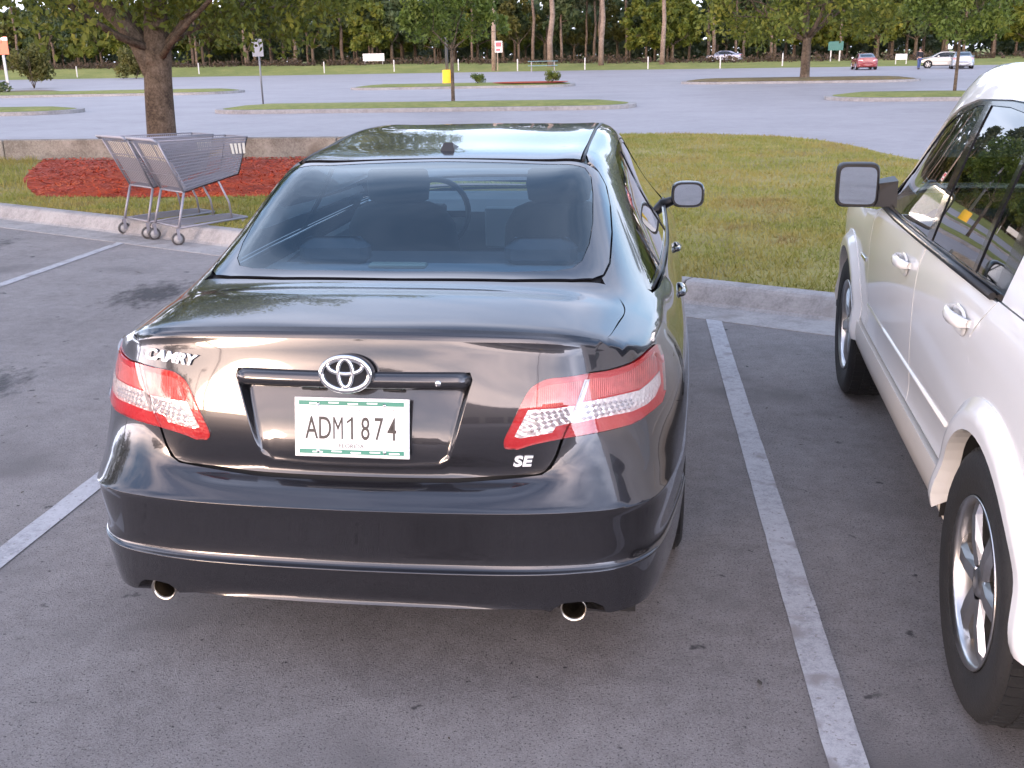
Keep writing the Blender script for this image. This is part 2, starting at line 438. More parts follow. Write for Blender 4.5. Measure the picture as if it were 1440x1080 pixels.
def glassmat(name, tint, refl_tint=(1, 1, 1), rough=0.0, ior=1.5, dark=0.0):
    """thin sheet: tinted see-through plus a Fresnel reflection"""
    m, nt, n, l = newmat(name)
    tr = N(nt, 'ShaderNodeBsdfTransparent'); tr.inputs[0].default_value = c4(tint)
    gl = N(nt, 'ShaderNodeBsdfGlossy'); gl.inputs['Roughness'].default_value = rough; gl.inputs[0].default_value = c4(refl_tint)
    fr = N(nt, 'ShaderNodeFresnel'); fr.inputs['IOR'].default_value = ior
    mp = N(nt, 'ShaderNodeMath', operation='MULTIPLY_ADD'); mp.inputs[1].default_value = 1.5; mp.inputs[2].default_value = .01; mp.use_clamp = True
    mix = N(nt, 'ShaderNodeMixShader'); o = N(nt, 'ShaderNodeOutputMaterial')
    l.new(fr.outputs[0], mp.inputs[0]); l.new(mp.outputs[0], mix.inputs[0]); l.new(tr.outputs[0], mix.inputs[1]); l.new(gl.outputs[0], mix.inputs[2]); l.new(mix.outputs[0], o.inputs[0])
    return m
def leafmat(name, cols, trans=.35):
    m, nt, n, l = newmat(name)
    oi = N(nt, 'ShaderNodeTexCoord'); nz = N(nt, 'ShaderNodeTexNoise'); nz.inputs['Scale'].default_value = .9; nz.inputs['Detail'].default_value = 5; nz.inputs['Roughness'].default_value = .7
    l.new(oi.outputs['Object'], nz.inputs['Vector'])
    rp = N(nt, 'ShaderNodeValToRGB'); e = rp.color_ramp.elements
    e[0].position = .32; e[0].color = c4(cols[0]); e[1].position = .7; e[1].color = c4(cols[-1])
    for i, c in enumerate(cols[1:-1]):
        q = e.new(.32 + .38 * (i + 1) / (len(cols) - 1)); q.color = c4(c)
    l.new(nz.outputs['Fac'], rp.inputs[0])
    b = N(nt, 'ShaderNodeBsdfPrincipled'); b.inputs['Roughness'].default_value = .55; b.inputs['Specular IOR Level'].default_value = .3
    t = N(nt, 'ShaderNodeBsdfTranslucent'); mix = N(nt, 'ShaderNodeMixShader'); mix.inputs[0].default_value = trans
    o = N(nt, 'ShaderNodeOutputMaterial')
    l.new(rp.outputs[0], b.inputs['Base Color']); l.new(rp.outputs[0], t.inputs[0]); l.new(b.outputs[0], mix.inputs[1]); l.new(t.outputs[0], mix.inputs[2]); l.new(mix.outputs[0], o.inputs[0])
    return m
def groundmat(name, cols, scales, rough=.85, bump=.3, bscale=90, speck=None, stain=None):
    """layered noise ground: cols (dark, mid, light), scales (coarse, mid, fine)"""
    m, nt, n, l = newmat(name)
    tcn = N(nt, 'ShaderNodeTexCoord'); b = N(nt, 'ShaderNodeBsdfPrincipled'); o = N(nt, 'ShaderNodeOutputMaterial'); l.new(b.outputs[0], o.inputs[0])
    b.inputs['Roughness'].default_value = rough; b.inputs['Specular IOR Level'].default_value = .35
    acc = None
    for i, s in enumerate(scales):
        nz = N(nt, 'ShaderNodeTexNoise'); nz.inputs['Scale'].default_value = s; nz.inputs['Detail'].default_value = 6; nz.inputs['Roughness'].default_value = .65
        l.new(tcn.outputs['Object'], nz.inputs['Vector'])
        if acc is None: acc = nz.outputs['Fac']
        else:
            mm = N(nt, 'ShaderNodeMath', operation='ADD'); l.new(acc, mm.inputs[0]); l.new(nz.outputs['Fac'], mm.inputs[1]); acc = mm.outputs[0]
    dvn = N(nt, 'ShaderNodeMath', operation='DIVIDE'); l.new(acc, dvn.inputs[0]); dvn.inputs[1].default_value = len(scales)
    rp = N(nt, 'ShaderNodeValToRGB'); e = rp.color_ramp.elements
    e[0].position = .42; e[0].color = c4(cols[0]); e[1].position = .58; e[1].color = c4(cols[-1])
    for i, c in enumerate(cols[1:-1]):
        q = e.new(.42 + .16 * (i + 1) / (len(cols) - 1)); q.color = c4(c)
    l.new(dvn.outputs[0], rp.inputs[0]); colr = rp.outputs[0]
    if speck:        # (scale, threshold, colour): small dark or light spots
        for (sc, lo, hi, cc) in speck:
            vz = N(nt, 'ShaderNodeTexNoise'); vz.inputs['Scale'].default_value = sc; vz.inputs['Detail'].default_value = 3; l.new(tcn.outputs['Object'], vz.inputs['Vector'])
            mr = N(nt, 'ShaderNodeMapRange'); mr.inputs['From Min'].default_value = lo; mr.inputs['From Max'].default_value = hi; l.new(vz.outputs['Fac'], mr.inputs['Value'])
            mxx = N(nt, 'ShaderNodeMix', data_type='RGBA'); l.new(mr.outputs[0], mxx.inputs['Factor']); l.new(colr, mxx.inputs['A']); mxx.inputs['B'].default_value = c4(cc); colr = mxx.outputs['Result']
    l.new(colr, b.inputs['Base Color'])
    nb = N(nt, 'ShaderNodeTexNoise'); nb.inputs['Scale'].default_value = bscale; nb.inputs['Detail'].default_value = 8; nb.inputs['Roughness'].default_value = .75; l.new(tcn.outputs['Object'], nb.inputs['Vector'])
    bp = N(nt, 'ShaderNodeBump'); bp.inputs['Strength'].default_value = bump; bp.inputs['Distance'].default_value = .02; l.new(nb.outputs['Fac'], bp.inputs['Height']); l.new(bp.outputs[0], b.inputs['Normal'])
    return m
M = {}
M['paint'] = pbr('graphite_paint', (.032, .031, .036), .25, .7, 1.0, .018, var=.05, vscale=900, dirt=.04)
M['white_paint'] = pbr('pearl_white_paint', (.80, .80, .79), .32, 0, 1.0, .03, var=.02, vscale=3, dirt=.05)
M['white_trim'] = pbr('beige_white_cladding', (.66, .62, .56), .38, 0, .5, .1, var=.04, vscale=6)
M['red_paint'] = pbr('dark_red_paint', (.22, .02, .02), .4, 0, 1.0, .05)
M['silver_paint'] = pbr('silver_paint', (.42, .44, .46), .35, .6, 1.0, .05)
M['beige_paint'] = pbr('pale_beige_paint', (.55, .52, .46), .4, .2, 1.0, .05)
M['grey_paint'] = pbr('grey_paint', (.28, .29, .36), .4, .4, 1.0, .05)
M['black_gloss'] = pbr('black_gloss', (.008, .008, .010), .12, 0, .6, .03)
M['black_plastic'] = pbr('black_plastic', (.016, .016, .018), .42, bump=.05, bscale=400)
M['dark_inside'] = pbr('dark_liner', (.006, .006, .007), .8)
M['rubber'] = pbr('tyre_rubber', (.014, .014, .0145), .72, bump=.2, bscale=120, var=.12, vscale=14)
M['chrome'] = pbr('chrome', (.82, .82, .83), .06, 1.0)
M['alloy'] = pbr('cast_alloy', (.62, .61, .60), .28, 1.0, var=.08, vscale=30)
M['steel'] = pbr('exhaust_steel', (.5, .46, .40), .22, 1.0, var=.2, vscale=40)
M['mirror'] = pbr('mirror_glass', (.62, .68, .74), .02, 1.0)
M['glass_rear'] = glassmat('tinted_rear_glass', (.46, .64, .76), (.82, .94, 1.0))
M['glass_side'] = glassmat('tinted_side_glass', (.42, .48, .46))
M['glass_clear'] = glassmat('windscreen_glass', (.72, .80, .76))
M['glass_suv'] = glassmat('dark_privacy_glass', (.10, .12, .11))
M['frit'] = pbr('black_glass_border', (.010, .011, .016), .06, 0, 1.0, .0)
M['seat'] = pbr('charcoal_seat_fabric', (.085, .088, .096), .85, bump=.15, bscale=300)
M['seat_grey'] = pbr('grey_seat_leather', (.40, .42, .44), .6)
M['trim_grey'] = pbr('grey_cabin_trim', (.30, .31, .32), .7, bump=.1, bscale=300)
M['lens_red'] = pbr('red_lens', (.50, .006, .012), .10, 0, 1.0, .01, var=.15, vscale=25)
M['lens_deep'] = pbr('deep_red_lens', (.50, .005, .009), .3, 0, .15, .05)
M['lens_pink'] = pbr('pale_red_reflector', (.62, .13, .12), .25, .2, .15, .05, var=.25, vscale=40)
M['lens_clear'] = pbr('clear_lens_reflector', (.86, .86, .85), .2, .5, .15, .05)
def facet(mat, scale, strength, kind='VORONOI'):
    nt = mat.node_tree; b = next(n for n in nt.nodes if n.type == 'BSDF_PRINCIPLED'); tcn = N(nt, 'ShaderNodeTexCoord')
    v = N(nt, 'ShaderNodeTexVoronoi') if kind == 'VORONOI' else N(nt, 'ShaderNodeTexWave', bands_direction='X')
    v.inputs['Scale'].default_value = scale; nt.links.new(tcn.outputs['Object'], v.inputs['Vector'])
    bp = N(nt, 'ShaderNodeBump'); bp.inputs['Strength'].default_value = strength; bp.inputs['Distance'].default_value = .01; nt.links.new(v.outputs[0], bp.inputs['Height']); nt.links.new(bp.outputs[0], b.inputs['Normal'])
facet(M['lens_clear'], 85, .30); facet(M['lens_pink'], 60, .35, 'WAVE'); facet(M['lens_deep'], 110, .10)
M['lens_shell'] = glassmat('lens_shell', (.98, .95, .95))
M['lens_grey'] = pbr('grey_lens_divider', (.38, .37, .38), .2, .3, 1.0, .02)
M['lens_dot'] = pbr('reflector_facet', (.50, .50, .52), .22, .35, 1.0)
M['plate_white'] = pbr('plate_white', (.88, .88, .86), .38, var=.02)
M['plate_green'] = pbr('plate_green', (.03, .20, .14), .4)
M['plate_ink'] = pbr('plate_ink', (.035, .03, .03), .45)
M['stop_bar'] = pbr('stop_lamp_cover', (.62, .56, .42), .35)
M['badge'] = pbr('bright_badge_metal', (.90, .90, .92), .35, .25, .6, .05)
# ---------------------------------------------------------------- setting
M['asphalt'] = groundmat('worn_asphalt', [(.185, .170, .168), (.262, .243, .240), (.335, .312, .308)], (.35, 2.3, 14, 90, 180), .82, .8, 190,
                         speck=[(9, .70, .74, (.065, .062, .065)), (30, .70, .74, (.05, .047, .05)), (140, .58, .66, (.085, .08, .083)), (110, .62, .70, (.29, .275, .28)), (1.1, .57, .74, (.15, .139, .138))])
M['road'] = groundmat('lot_asphalt', [(.235, .215, .22), (.28, .258, .264), (.315, .29, .296)], (.05, .4, 3, 30), .58, .2, 60)
M['concrete'] = groundmat('kerb_concrete', [(.21, .20, .195), (.285, .27, .265), (.34, .325, .315)], (1.2, 9, 60), .85, .25, 120, speck=[(3, .62, .75, (.22, .20, .19))])
M['old_concrete'] = groundmat('stained_concrete', [(.17, .15, .13), (.27, .245, .215), (.34, .31, .275)], (.7, 3, 40), .88, .3, 60, speck=[(1.4, .58, .72, (.15, .12, .10))])
M['line_paint'] = groundmat('worn_line_paint', [(.26, .26, .275), (.36, .36, .38), (.42, .42, .44)], (1.5, 22, 130), .7, .35, 160, speck=[(7, .57, .68, (.235, .22, .22)), (60, .62, .70, (.22, .205, .205))])
M['lawn'] = groundmat('lawn_soil', [(.19, .155, .065), (.25, .225, .065), (.32, .265, .115)], (.5, 3, 22), .95, .6, 60)
M['verge'] = groundmat('verge_grass', [(.13, .15, .032), (.18, .195, .046), (.24, .23, .065)], (.08, .5, 4), .95, .4, 20)
M['mulch_soil'] = groundmat('mulch_bed', [(.16, .016, .004), (.34, .040, .010), (.46, .08, .022)], (2, 9, 45), .95, .8, 70)
M['mulch_brown'] = groundmat('brown_mulch_bed', [(.10, .07, .035), (.16, .12, .05), (.20, .16, .06)], (.6, 4, 25), .95, .6, 40)
M['earth'] = groundmat('woodland_floor', [(.06, .045, .03), (.10, .075, .05), (.13, .11, .06)], (.05, .5, 4), .95, .4, 20)
M['bark'] = groundmat('bark', [(.045, .032, .022), (.105, .078, .055), (.17, .13, .095)], (1.6, 8, 34), .92, 1.0, 26)
M['bark_pine'] = groundmat('pine_bark', [(.08, .055, .042), (.15, .11, .085), (.22, .17, .135)], (.8, 4, 20), .92, .8, 14)
M['leaf_oak'] = leafmat('oak_leaves', [(.050, .075, .014), (.13, .16, .026), (.27, .25, .042)])
M['leaf_young'] = leafmat('young_tree_leaves', [(.055, .09, .018), (.12, .165, .03), (.20, .22, .042)])
M['leaf_dark'] = leafmat('dark_evergreen_leaves', [(.038, .058, .026), (.072, .10, .040), (.12, .14, .054)])  # lightened in place of haze over the distant wood
M['leaf_pine'] = leafmat('pine_needles', [(.05, .066, .036), (.085, .105, .054), (.135, .142, .068)])  # paler needle colours stand in for haze across the wood
M['leaf_autumn'] = leafmat('ochre_leaves', [(.05, .055, .016), (.11, .11, .028), (.16, .14, .035)])
M['leaf_brush'] = leafmat('brush', [(.05, .035, .022), (.10, .065, .045), (.10, .09, .035)])
M['grass_blade'] = leafmat('grass_blades', [(.26, .19, .075), (.32, .27, .075), (.22, .235, .05), (.40, .35, .14)], .3)
def quadmesh(name, V, mat, parent=None):
    """V: (n, 4, 3) array of loose quads"""
    n = len(V); me = bpy.data.meshes.new(name)
    me.vertices.add(n * 4); me.vertices.foreach_set('co', np.ascontiguousarray(V, dtype=np.float32).ravel())
    me.loops.add(n * 4); me.loops.foreach_set('vertex_index', np.arange(n * 4, dtype=np.int32))
    me.polygons.add(n); me.polygons.foreach_set('loop_start', np.arange(0, n * 4, 4, dtype=np.int32)); me.polygons.foreach_set('loop_total', np.full(n, 4, dtype=np.int32))
    me.materials.append(mat); me.update(calc_edges=True)
    o = link(bpy.data.objects.new(name, me)); o.parent = parent; return o
def sheet(name, poly, z, mat, kind='structure', parent=None, side=0.0, zf=None, sp=None):
    """flat or gently mounded polygon sheet with a skirt down to the ground"""
    P = [np.array(p, float) for p in poly]
    if sp:
        b = resample(P, sp); A = np.array(b); lo, hi = A.min(0), A.max(0)
        G = np.array([(x, y) for x in np.arange(lo[0], hi[0], sp) for y in np.arange(lo[1], hi[1], sp)])
        G = G[pip(G, b) & (segdist(G, b) > sp * .4)]
        pts = b + list(G); r = delaunay_2d_cdt([Vector((float(p[0]), float(p[1]))) for p in pts], [(i, (i + 1) % len(b)) for i in range(len(b))], [], 0, 1e-6)
        v = np.array([tuple(p) for p in r[0]]); cen = np.array([v[list(t)].mean(0) for t in r[2]]); ok = pip(cen, b)
        F = [tuple(t) for t, k in zip(r[2], ok) if k]
        V = [(p[0], p[1], z + (zf(p[0], p[1], float(segdist([p], b)[0])) if zf else 0)) for p in v]
        bl = b
    else:
        V = [(p[0], p[1], z) for p in P]; F = [tuple(range(len(P)))]; bl = P
    if side:
        k = len(V); n = len(bl)
        V += [(p[0], p[1], z) for p in bl] + [(p[0], p[1], z - side) for p in bl]
        F += [(k + i, k + (i + 1) % n, k + n + (i + 1) % n, k + n + i) for i in range(n)]
    o = meshobj(name, V, F, mat, parent)
    bm = bmesh.new(); bm.from_mesh(o.data); bmesh.ops.recalc_face_normals(bm, faces=bm.faces)
    up = [f for f in bm.faces if abs(f.normal.z) > .5]
    if up and sum(f.normal.z for f in up) < 0: bmesh.ops.reverse_faces(bm, faces=bm.faces)
    bm.to_mesh(o.data); bm.free()
    if sp: o.data.polygons.foreach_set('use_smooth', np.ones(len(o.data.polygons), bool))
    if kind and parent is None: o['kind'] = kind
    return o
def rrect(cx, cy, hx, hy, r, rot=0.0, n=6):
    out = []; r = min(r, hx, hy)
    for (sx, sy, a0) in ((1, 1, 0), (-1, 1, 90), (-1, -1, 180), (1, -1, 270)):
        for i in range(n + 1):
            a = math.radians(a0 + 90 * i / n); x = sx * (hx - r) + r * math.cos(a); y = sy * (hy - r) + r * math.sin(a)
            out.append((cx + x * math.cos(rot) - y * math.sin(rot), cy + x * math.sin(rot) + y * math.cos(rot)))
    return out
# ground: one sheet to the horizon, lot asphalt over it, near bays over that
sheet('ground', [(-1500, -1500), (1500, -1500), (1500, 1500), (-1500, 1500)], -.012, M['verge'])
sheet('parking_lot', [(-140, -75), (140, -75), (140, 112), (40, 114), (-10, 126), (-140, 130)], -.006, M['road'])
KU, KV, KA = np.array((.8944, -.4472)), np.array((.4472, .8944)), np.array((0.0, 5.0))     # kerb line runs slantwise ahead of the bays
def K(t, w): return tuple(KA + KU * t + KV * w)
sheet('parking_bay', [(-40, -16), (40, -16)] + [K(34, .01), K(-34, .01)], 0.0, M['asphalt'])
# painted bay lines (worn, slightly ragged ends)
def bay_line(x0, y0, x1, y1, w=.10):
    d = np.array((x1 - x0, y1 - y0)); L = np.linalg.norm(d); d /= L; nn = np.array((-d[1], d[0]))
    a = []; b = []; m = int(L / .08); r = np.random.default_rng(int(abs(x0 * 100) + 3))
    for i in range(m + 1):
        p = np.array((x0, y0)) + d * L * i / m
        a.append(p + nn * (w / 2 + r.normal(0, .0007))); b.append(p - nn * (w / 2 + r.normal(0, .0007)))
    V = [(p[0], p[1], .004) for p in a + b]; n = m + 1
    F = [(i + 1, i, n + i, n + i + 1) for i in range(m)]
    o = meshobj('bay_line', V, F, M['line_paint']); o['kind'] = 'structure'
bay_line(1.315, -1.35, 1.185, 4.46); bay_line(-1.535, .0, -1.62, 5.9); bay_line(-4.50, 1.8, -4.48, 7.40); bay_line(-7.4, 3.4, -7.38, 8.85)
bay_line(4.15, -2.8, 4.0, 3.0)
# kerb: precast lengths with gutter
ker = empty('kerb'); ker['kind'] = 'structure'
sec = [(0.0, .0035), (.02, .006), (.36, .003), (.39, .020), (.455, .118), (.475, .136), (.50, .142), (.60, .142), (.62, .136), (.62, -.05), (0.0, -.05)]
seg = MB(); n_ = len(sec); Lk = 2.985
Vk = [tuple((KU * t + KV * w)) + (z,) for t in (0, Lk) for w, z in sec]
seg.add(Vk, [(i, (i + 1) % n_, n_ + (i + 1) % n_, n_ + i) for i in range(n_)] + [tuple(range(n_)), tuple(range(n_, 2 * n_))])
k0 = seg.build('kerb_length', M['concrete'], ker)
for i in range(-6, 5):
    o = k0 if i == -6 else link(k0.copy()); o.parent = ker
    p = K(i * 3.0 + .9, 0); o.location = (p[0], p[1], 0)
# near island: lawn, mulch bed, dry bank, low wall
isl = [K(-17, .61), K(-10, .61), K(-5, .61), K(0, .61), K(5, .61), K(9.5, .61), (9.2, 2.6), (8.0, 7), (5.8, 11.4), (4.6, 14.0), (4.36, 15.1), (4.15, 16.5), (3.74, 17.8), (3.2, 18.7), (1.95, 19.45), (1.2, 19.72), (.2, 19.7), (-1.4, 19.3), (-2.2, 18), (-2.3, 14.75), (-8, 14.75), (-24, 15.2), (-24, 14.4)]
def mound(x, y, e): return .035 * min(1, e / 2.0) + .012 * math.sin(x * 1.3) * math.sin(y * .9) * min(1, e)
sheet('lawn_island', isl, .13, M['lawn'], side=.16, zf=mound, sp=.55)
ISL_T = BVHTree.FromObject([o for o in bpy.data.objects if o.name == 'lawn_island'][0], bpy.context.evaluated_depsgraph_get())
def gz(x, y):
    h = ISL_T.ray_cast(Vector((x, y, 5)), Vector((0, 0, -1))); return h[0].z if h[0] else 0.0
mul = [(-6.85, 9.70), (-5.9, 9.60), (-4.2, 9.45), (-3.1, 9.5), (-2.5, 10.2), (-2.3, 12), (-2.4, 14.55), (-6, 14.55), (-9.7, 14.6), (-9.0, 13.2), (-8.1, 11.4), (-7.3, 10.3)]
sheet('mulch_bed', mul, .14, M['mulch_soil'], zf=lambda x, y, e: (gz(x, y) - .14) + .010 + .035 * min(1, e / .5), sp=.3)
MUL_T = BVHTree.FromObject([o for o in bpy.data.objects if o.name == 'mulch_bed'][0], bpy.context.evaluated_depsgraph_get())
def mz(x, y):
    h = MUL_T.ray_cast(Vector((x, y, 5)), Vector((0, 0, -1))); return h[0].z if h[0] else gz(x, y)
# bark chips on the mulch
N_ = 9000; A = np.array(mul); p = np.column_stack([rng.uniform(A[:, 0].min(), A[:, 0].max(), N_), rng.uniform(A[:, 1].min(), A[:, 1].max(), N_)]); p = p[pip(p, mul)]
zz = np.array([mz(x, y) for x, y in p]); th = rng.uniform(0, 2 * PI, len(p)); L = rng.uniform(.025, .085, len(p)); w = rng.uniform(.008, .02, len(p)); tl = rng.uniform(-.5, .5, len(p))
d = np.column_stack([np.cos(th), np.sin(th), np.sin(tl)]); e = np.column_stack([-np.sin(th), np.cos(th), rng.uniform(-.4, .4, len(p))])
c = np.column_stack([p, zz + .012 + rng.uniform(0, .02, len(p))])
Q = np.stack([c - d * L[:, None] / 2 - e * w[:, None] / 2, c + d * L[:, None] / 2 - e * w[:, None] / 2, c + d * L[:, None] / 2 + e * w[:, None] / 2, c - d * L[:, None] / 2 + e * w[:, None] / 2], 1)
M['chip'] = leafmat('bark_chips', [(.18, .020, .005), (.46, .052, .012), (.54, .15, .055)], .0)
o = quadmesh('mulch_chips', Q, M['chip']); tag(o, 'red-dyed bark chips covering the planting bed', 'mulch', kind='stuff')
# grass blades
def blades(poly, dens, h0, h1, excl=(), nmax=200000):
    A = np.array(poly); lo, hi = A.min(0), A.max(0); n = int((hi - lo).prod() * dens); n = min(n, nmax * 3)
    p = np.column_stack([rng.uniform(lo[0], hi[0], n), rng.uniform(lo[1], hi[1], n)]); p = p[pip(p, poly)]
    for q in excl: p = p[~pip(p, q)]
    # thinner, patchy growth
    f = np.sin(p[:, 0] * 2.1 + 1.3 * np.sin(p[:, 1] * 1.7)) * np.sin(p[:, 1] * 2.4 + np.sin(p[:, 0] * 1.1)) + rng.normal(0, .6, len(p))
    p = p[f > -.75]
    z = np.array([gz(x, y) for x, y in p]); n = len(p)
    h = rng.uniform(h0, h1, n); w = rng.uniform(.004, .009, n); th = rng.uniform(0, 2 * PI, n)
    t = np.column_stack([np.cos(th), np.sin(th), np.zeros(n)]); ln = rng.normal(0, .55, (n, 2)) * h[:, None]
    b = np.column_stack([p, z - .004]); tip = b + np.column_stack([ln, h])
    return np.stack([b - t * w[:, None], b + t * w[:, None], tip + t * w[:, None] * .25, tip - t * w[:, None] * .25], 1)
near = [K(-9.5, .60), K(-6, .60), K(0, .60), K(4.2, .60), (4.6, 6.5), (4.6, 9.2), (0, 9.2), (-4, 9.8), (-7.6, 10.3)]
far_ = [(4.6, 9.2), (6.6, 9.2), (5.6, 11.4), (4.5, 14), (4.28, 15.1), (4.08, 16.5), (3.68, 17.7), (3.1, 18.6), (1.9, 19.38), (1.2, 19.65), (.2, 19.62), (-1.3, 19.2), (-2, 18), (-2.1, 14.8), (-2.2, 9.6), (0, 9.2)]
left = [(-7.2, 10.1), (-11, 12.2), (-15, 14.4), (-9.8, 14.6), (-9.0, 13.2), (-8.1, 11.4), (-7.4, 10.4)]
G_ = np.concatenate([blades(near, 1700, .02, .05, [mul]), blades(far_, 800, .02, .055, [mul]), blades(left, 500, .04, .12, [mul])])
o = quadmesh('lawn_grass', G_, M['grass_blade']); tag(o, 'patchy yellow-green lawn grass on the island beyond the kerb', 'grass', kind='stuff')
# low wall behind the mulch bed, cast in lengths
wl_ = empty('low_wall', (-13, 14.86, 0), 0, 'low stained concrete wall behind the red mulch bed', 'wall')
k = MB(); k.box((0, 0, .19), (2.98, .22, .56), bev=.015); w0 = k.build('wall_length', M['old_concrete'], wl_)
for i in range(-4, 4):
    o = w0 if i == -4 else link(w0.copy()); o.parent = wl_; o.location = (i * 3.0 + 1.0, -.075 * i * 0, 0)
# far islands
def island(name, poly, mat, h=.12):
    kb = sheet(name, poly, h, M['concrete'], side=h + .01)
    inn = inset_poly(poly, .28)
    sheet(name.replace('island', 'bed'), inn, h + .006, mat, parent=kb, zf=lambda x, y, e: .10 * min(1, e / .8), sp=.6)
    return kb
island('traffic_island', rrect(-7.3, 34.3, 7.4, 1.9, 1.7, .0), M['verge'])
island('traffic_island', rrect(-10.6, 60.6, 6.6, 2.6, 2.0, .03), M['verge'])
island('traffic_island', rrect(8.8, 61.5, 6.6, 3.2, 2.6, -.1), M['mulch_brown'])
island('traffic_island', rrect(12.2, 37.4, 5.4, 2.2, 2.0, -.12), M['verge'])
island('traffic_island', rrect(-28.0, 34.6, 7.5, 1.8, 1.7, .05), M['verge'])
island('traffic_island', rrect(-31, 56.2, 8.2, 2.6, 2.2, .06), M['verge'])
island('traffic_island', rrect(-43, 58, 8, 3.4, 2.6, .05), M['mulch_brown'])
o = sheet('mulch_patch', [p for p in rrect(-6.6, 60.7, 2.2, 1.9, 1.4, .03)], .235, M['mulch_soil'])
# verge beyond the lot rises as a low bank to the foot of the wood
def vedge(x): return interp(x, [-140, -10, 40, 140], [127, 123, 111, 109])
def vz(x, y):
    t = max(0.0, min(1.0, (y - vedge(x)) / 14.0)); t = t * t * (3 - 2 * t)
    return t * interp(x, [-80, -25, 5, 60], [1.15, .88, .50, .40])
xs_ = np.linspace(-240, 240, 97); ts_ = [-2, 0, 2, 4, 6, 8, 10, 12, 14, 20, 30, 60, 120, 300]
Vv = [(x, vedge(x) + t, vz(x, vedge(x) + t) - (.03 if t < 0 else 0) + (.002 if t >= 0 else 0) + .05 * math.sin(x * .35 + t) * min(1, max(0, t) / 8)) for t in ts_ for x in xs_]
nx_ = len(xs_); o = meshobj('grass_verge', Vv, [(i * nx_ + j, i * nx_ + j + 1, (i + 1) * nx_ + j + 1, (i + 1) * nx_ + j) for i in range(len(ts_) - 1) for j in range(nx_ - 1)], M['verge'], smooth=True); o['kind'] = 'structure'

M['bark_pale'] = groundmat('pale_pine_bark', [(.12, .085, .065), (.20, .15, .12), (.27, .215, .175)], (.8, 4, 20), .92, .8, 14)

# dead leaves and grit blown about the bays
n_l = 260; lp = np.column_stack([rng.uniform(-6, 3.2, n_l), rng.uniform(-1.6, 6.0, n_l)]); th = rng.uniform(0, 2 * PI, n_l); Ls = rng.choice([.006, .010, .016, .030], n_l, p=[.4, .35, .2, .05])
keepl = (KA[1] - .5 * lp[:, 0] > lp[:, 1] + .15) & ~((abs(lp[:, 0]) < .95) & (lp[:, 1] > -.1)) & ~((lp[:, 0] > 1.5) & (lp[:, 1] > -.6)); lp, th, Ls = lp[keepl], th[keepl], Ls[keepl]
dl = np.column_stack([np.cos(th), np.sin(th), rng.uniform(-.1, .3, len(lp))]) * Ls[:, None]; el = np.column_stack([-np.sin(th), np.cos(th), rng.uniform(-.1, .2, len(lp))]) * Ls[:, None] * .5
cl_ = np.column_stack([lp, np.full(len(lp), .0065) + Ls * .25])
M['litter'] = leafmat('dry_litter', [(.035, .028, .022), (.07, .055, .04), (.12, .09, .06)], .1)
o = quadmesh('leaf_litter', np.stack([cl_ - dl, cl_ + el, cl_ + dl, cl_ - el], 1), M['litter']); tag(o, 'dark specks of leaf litter scattered over the bays', 'litter', kind='stuff')

# old oil stains soaked into the bays
m, nt, n_, l_ = newmat('oil_stain')
tcn = N(nt, 'ShaderNodeTexCoord'); nz = N(nt, 'ShaderNodeTexNoise'); nz.inputs['Scale'].default_value = 5; nz.inputs['Detail'].default_value = 7; nz.inputs['Roughness'].default_value = .7; l_.new(tcn.outputs['Object'], nz.inputs['Vector'])
gr = N(nt, 'ShaderNodeTexGradient', gradient_type='SPHERICAL'); l_.new(tcn.outputs['Object'], gr.inputs['Vector'])
ad = N(nt, 'ShaderNodeMath', operation='MULTIPLY_ADD'); l_.new(gr.outputs['Fac'], ad.inputs[0]); ad.inputs[1].default_value = .55; l_.new(nz.outputs['Fac'], ad.inputs[2])
mr = N(nt, 'ShaderNodeMapRange'); mr.inputs['From Min'].default_value = .72; mr.inputs['From Max'].default_value = 1.0; mr.inputs['To Max'].default_value = .75; l_.new(ad.outputs[0], mr.inputs['Value'])
tr_ = N(nt, 'ShaderNodeBsdfTransparent'); df = N(nt, 'ShaderNodeBsdfPrincipled'); df.inputs['Base Color'].default_value = (.05, .047, .05, 1); df.inputs['Roughness'].default_value = .6
mxs = N(nt, 'ShaderNodeMixShader'); ou = N(nt, 'ShaderNodeOutputMaterial'); l_.new(mr.outputs[0], mxs.inputs[0]); l_.new(tr_.outputs[0], mxs.inputs[1]); l_.new(df.outputs[0], mxs.inputs[2]); l_.new(mxs.outputs[0], ou.inputs[0]); M['oil'] = m
for i, (x, y, sx, sy) in enumerate(((-3.05, 5.0, .55, .9), (-5.9, 6.9, .6, .9), (-2.9, 2.6, .4, .7), (.15, -.75, .35, .5), (2.9, 3.0, .4, .6))):
    o = meshobj('oil_stain', [(math.cos(a) , math.sin(a), 0) for a in np.linspace(0, 2 * PI, 24, endpoint=False)], [tuple(range(24))], M['oil']); o.location = (x, y, .0035 - .0002 * i); o.scale = (sx, sy, 1); o['kind'] = 'structure'
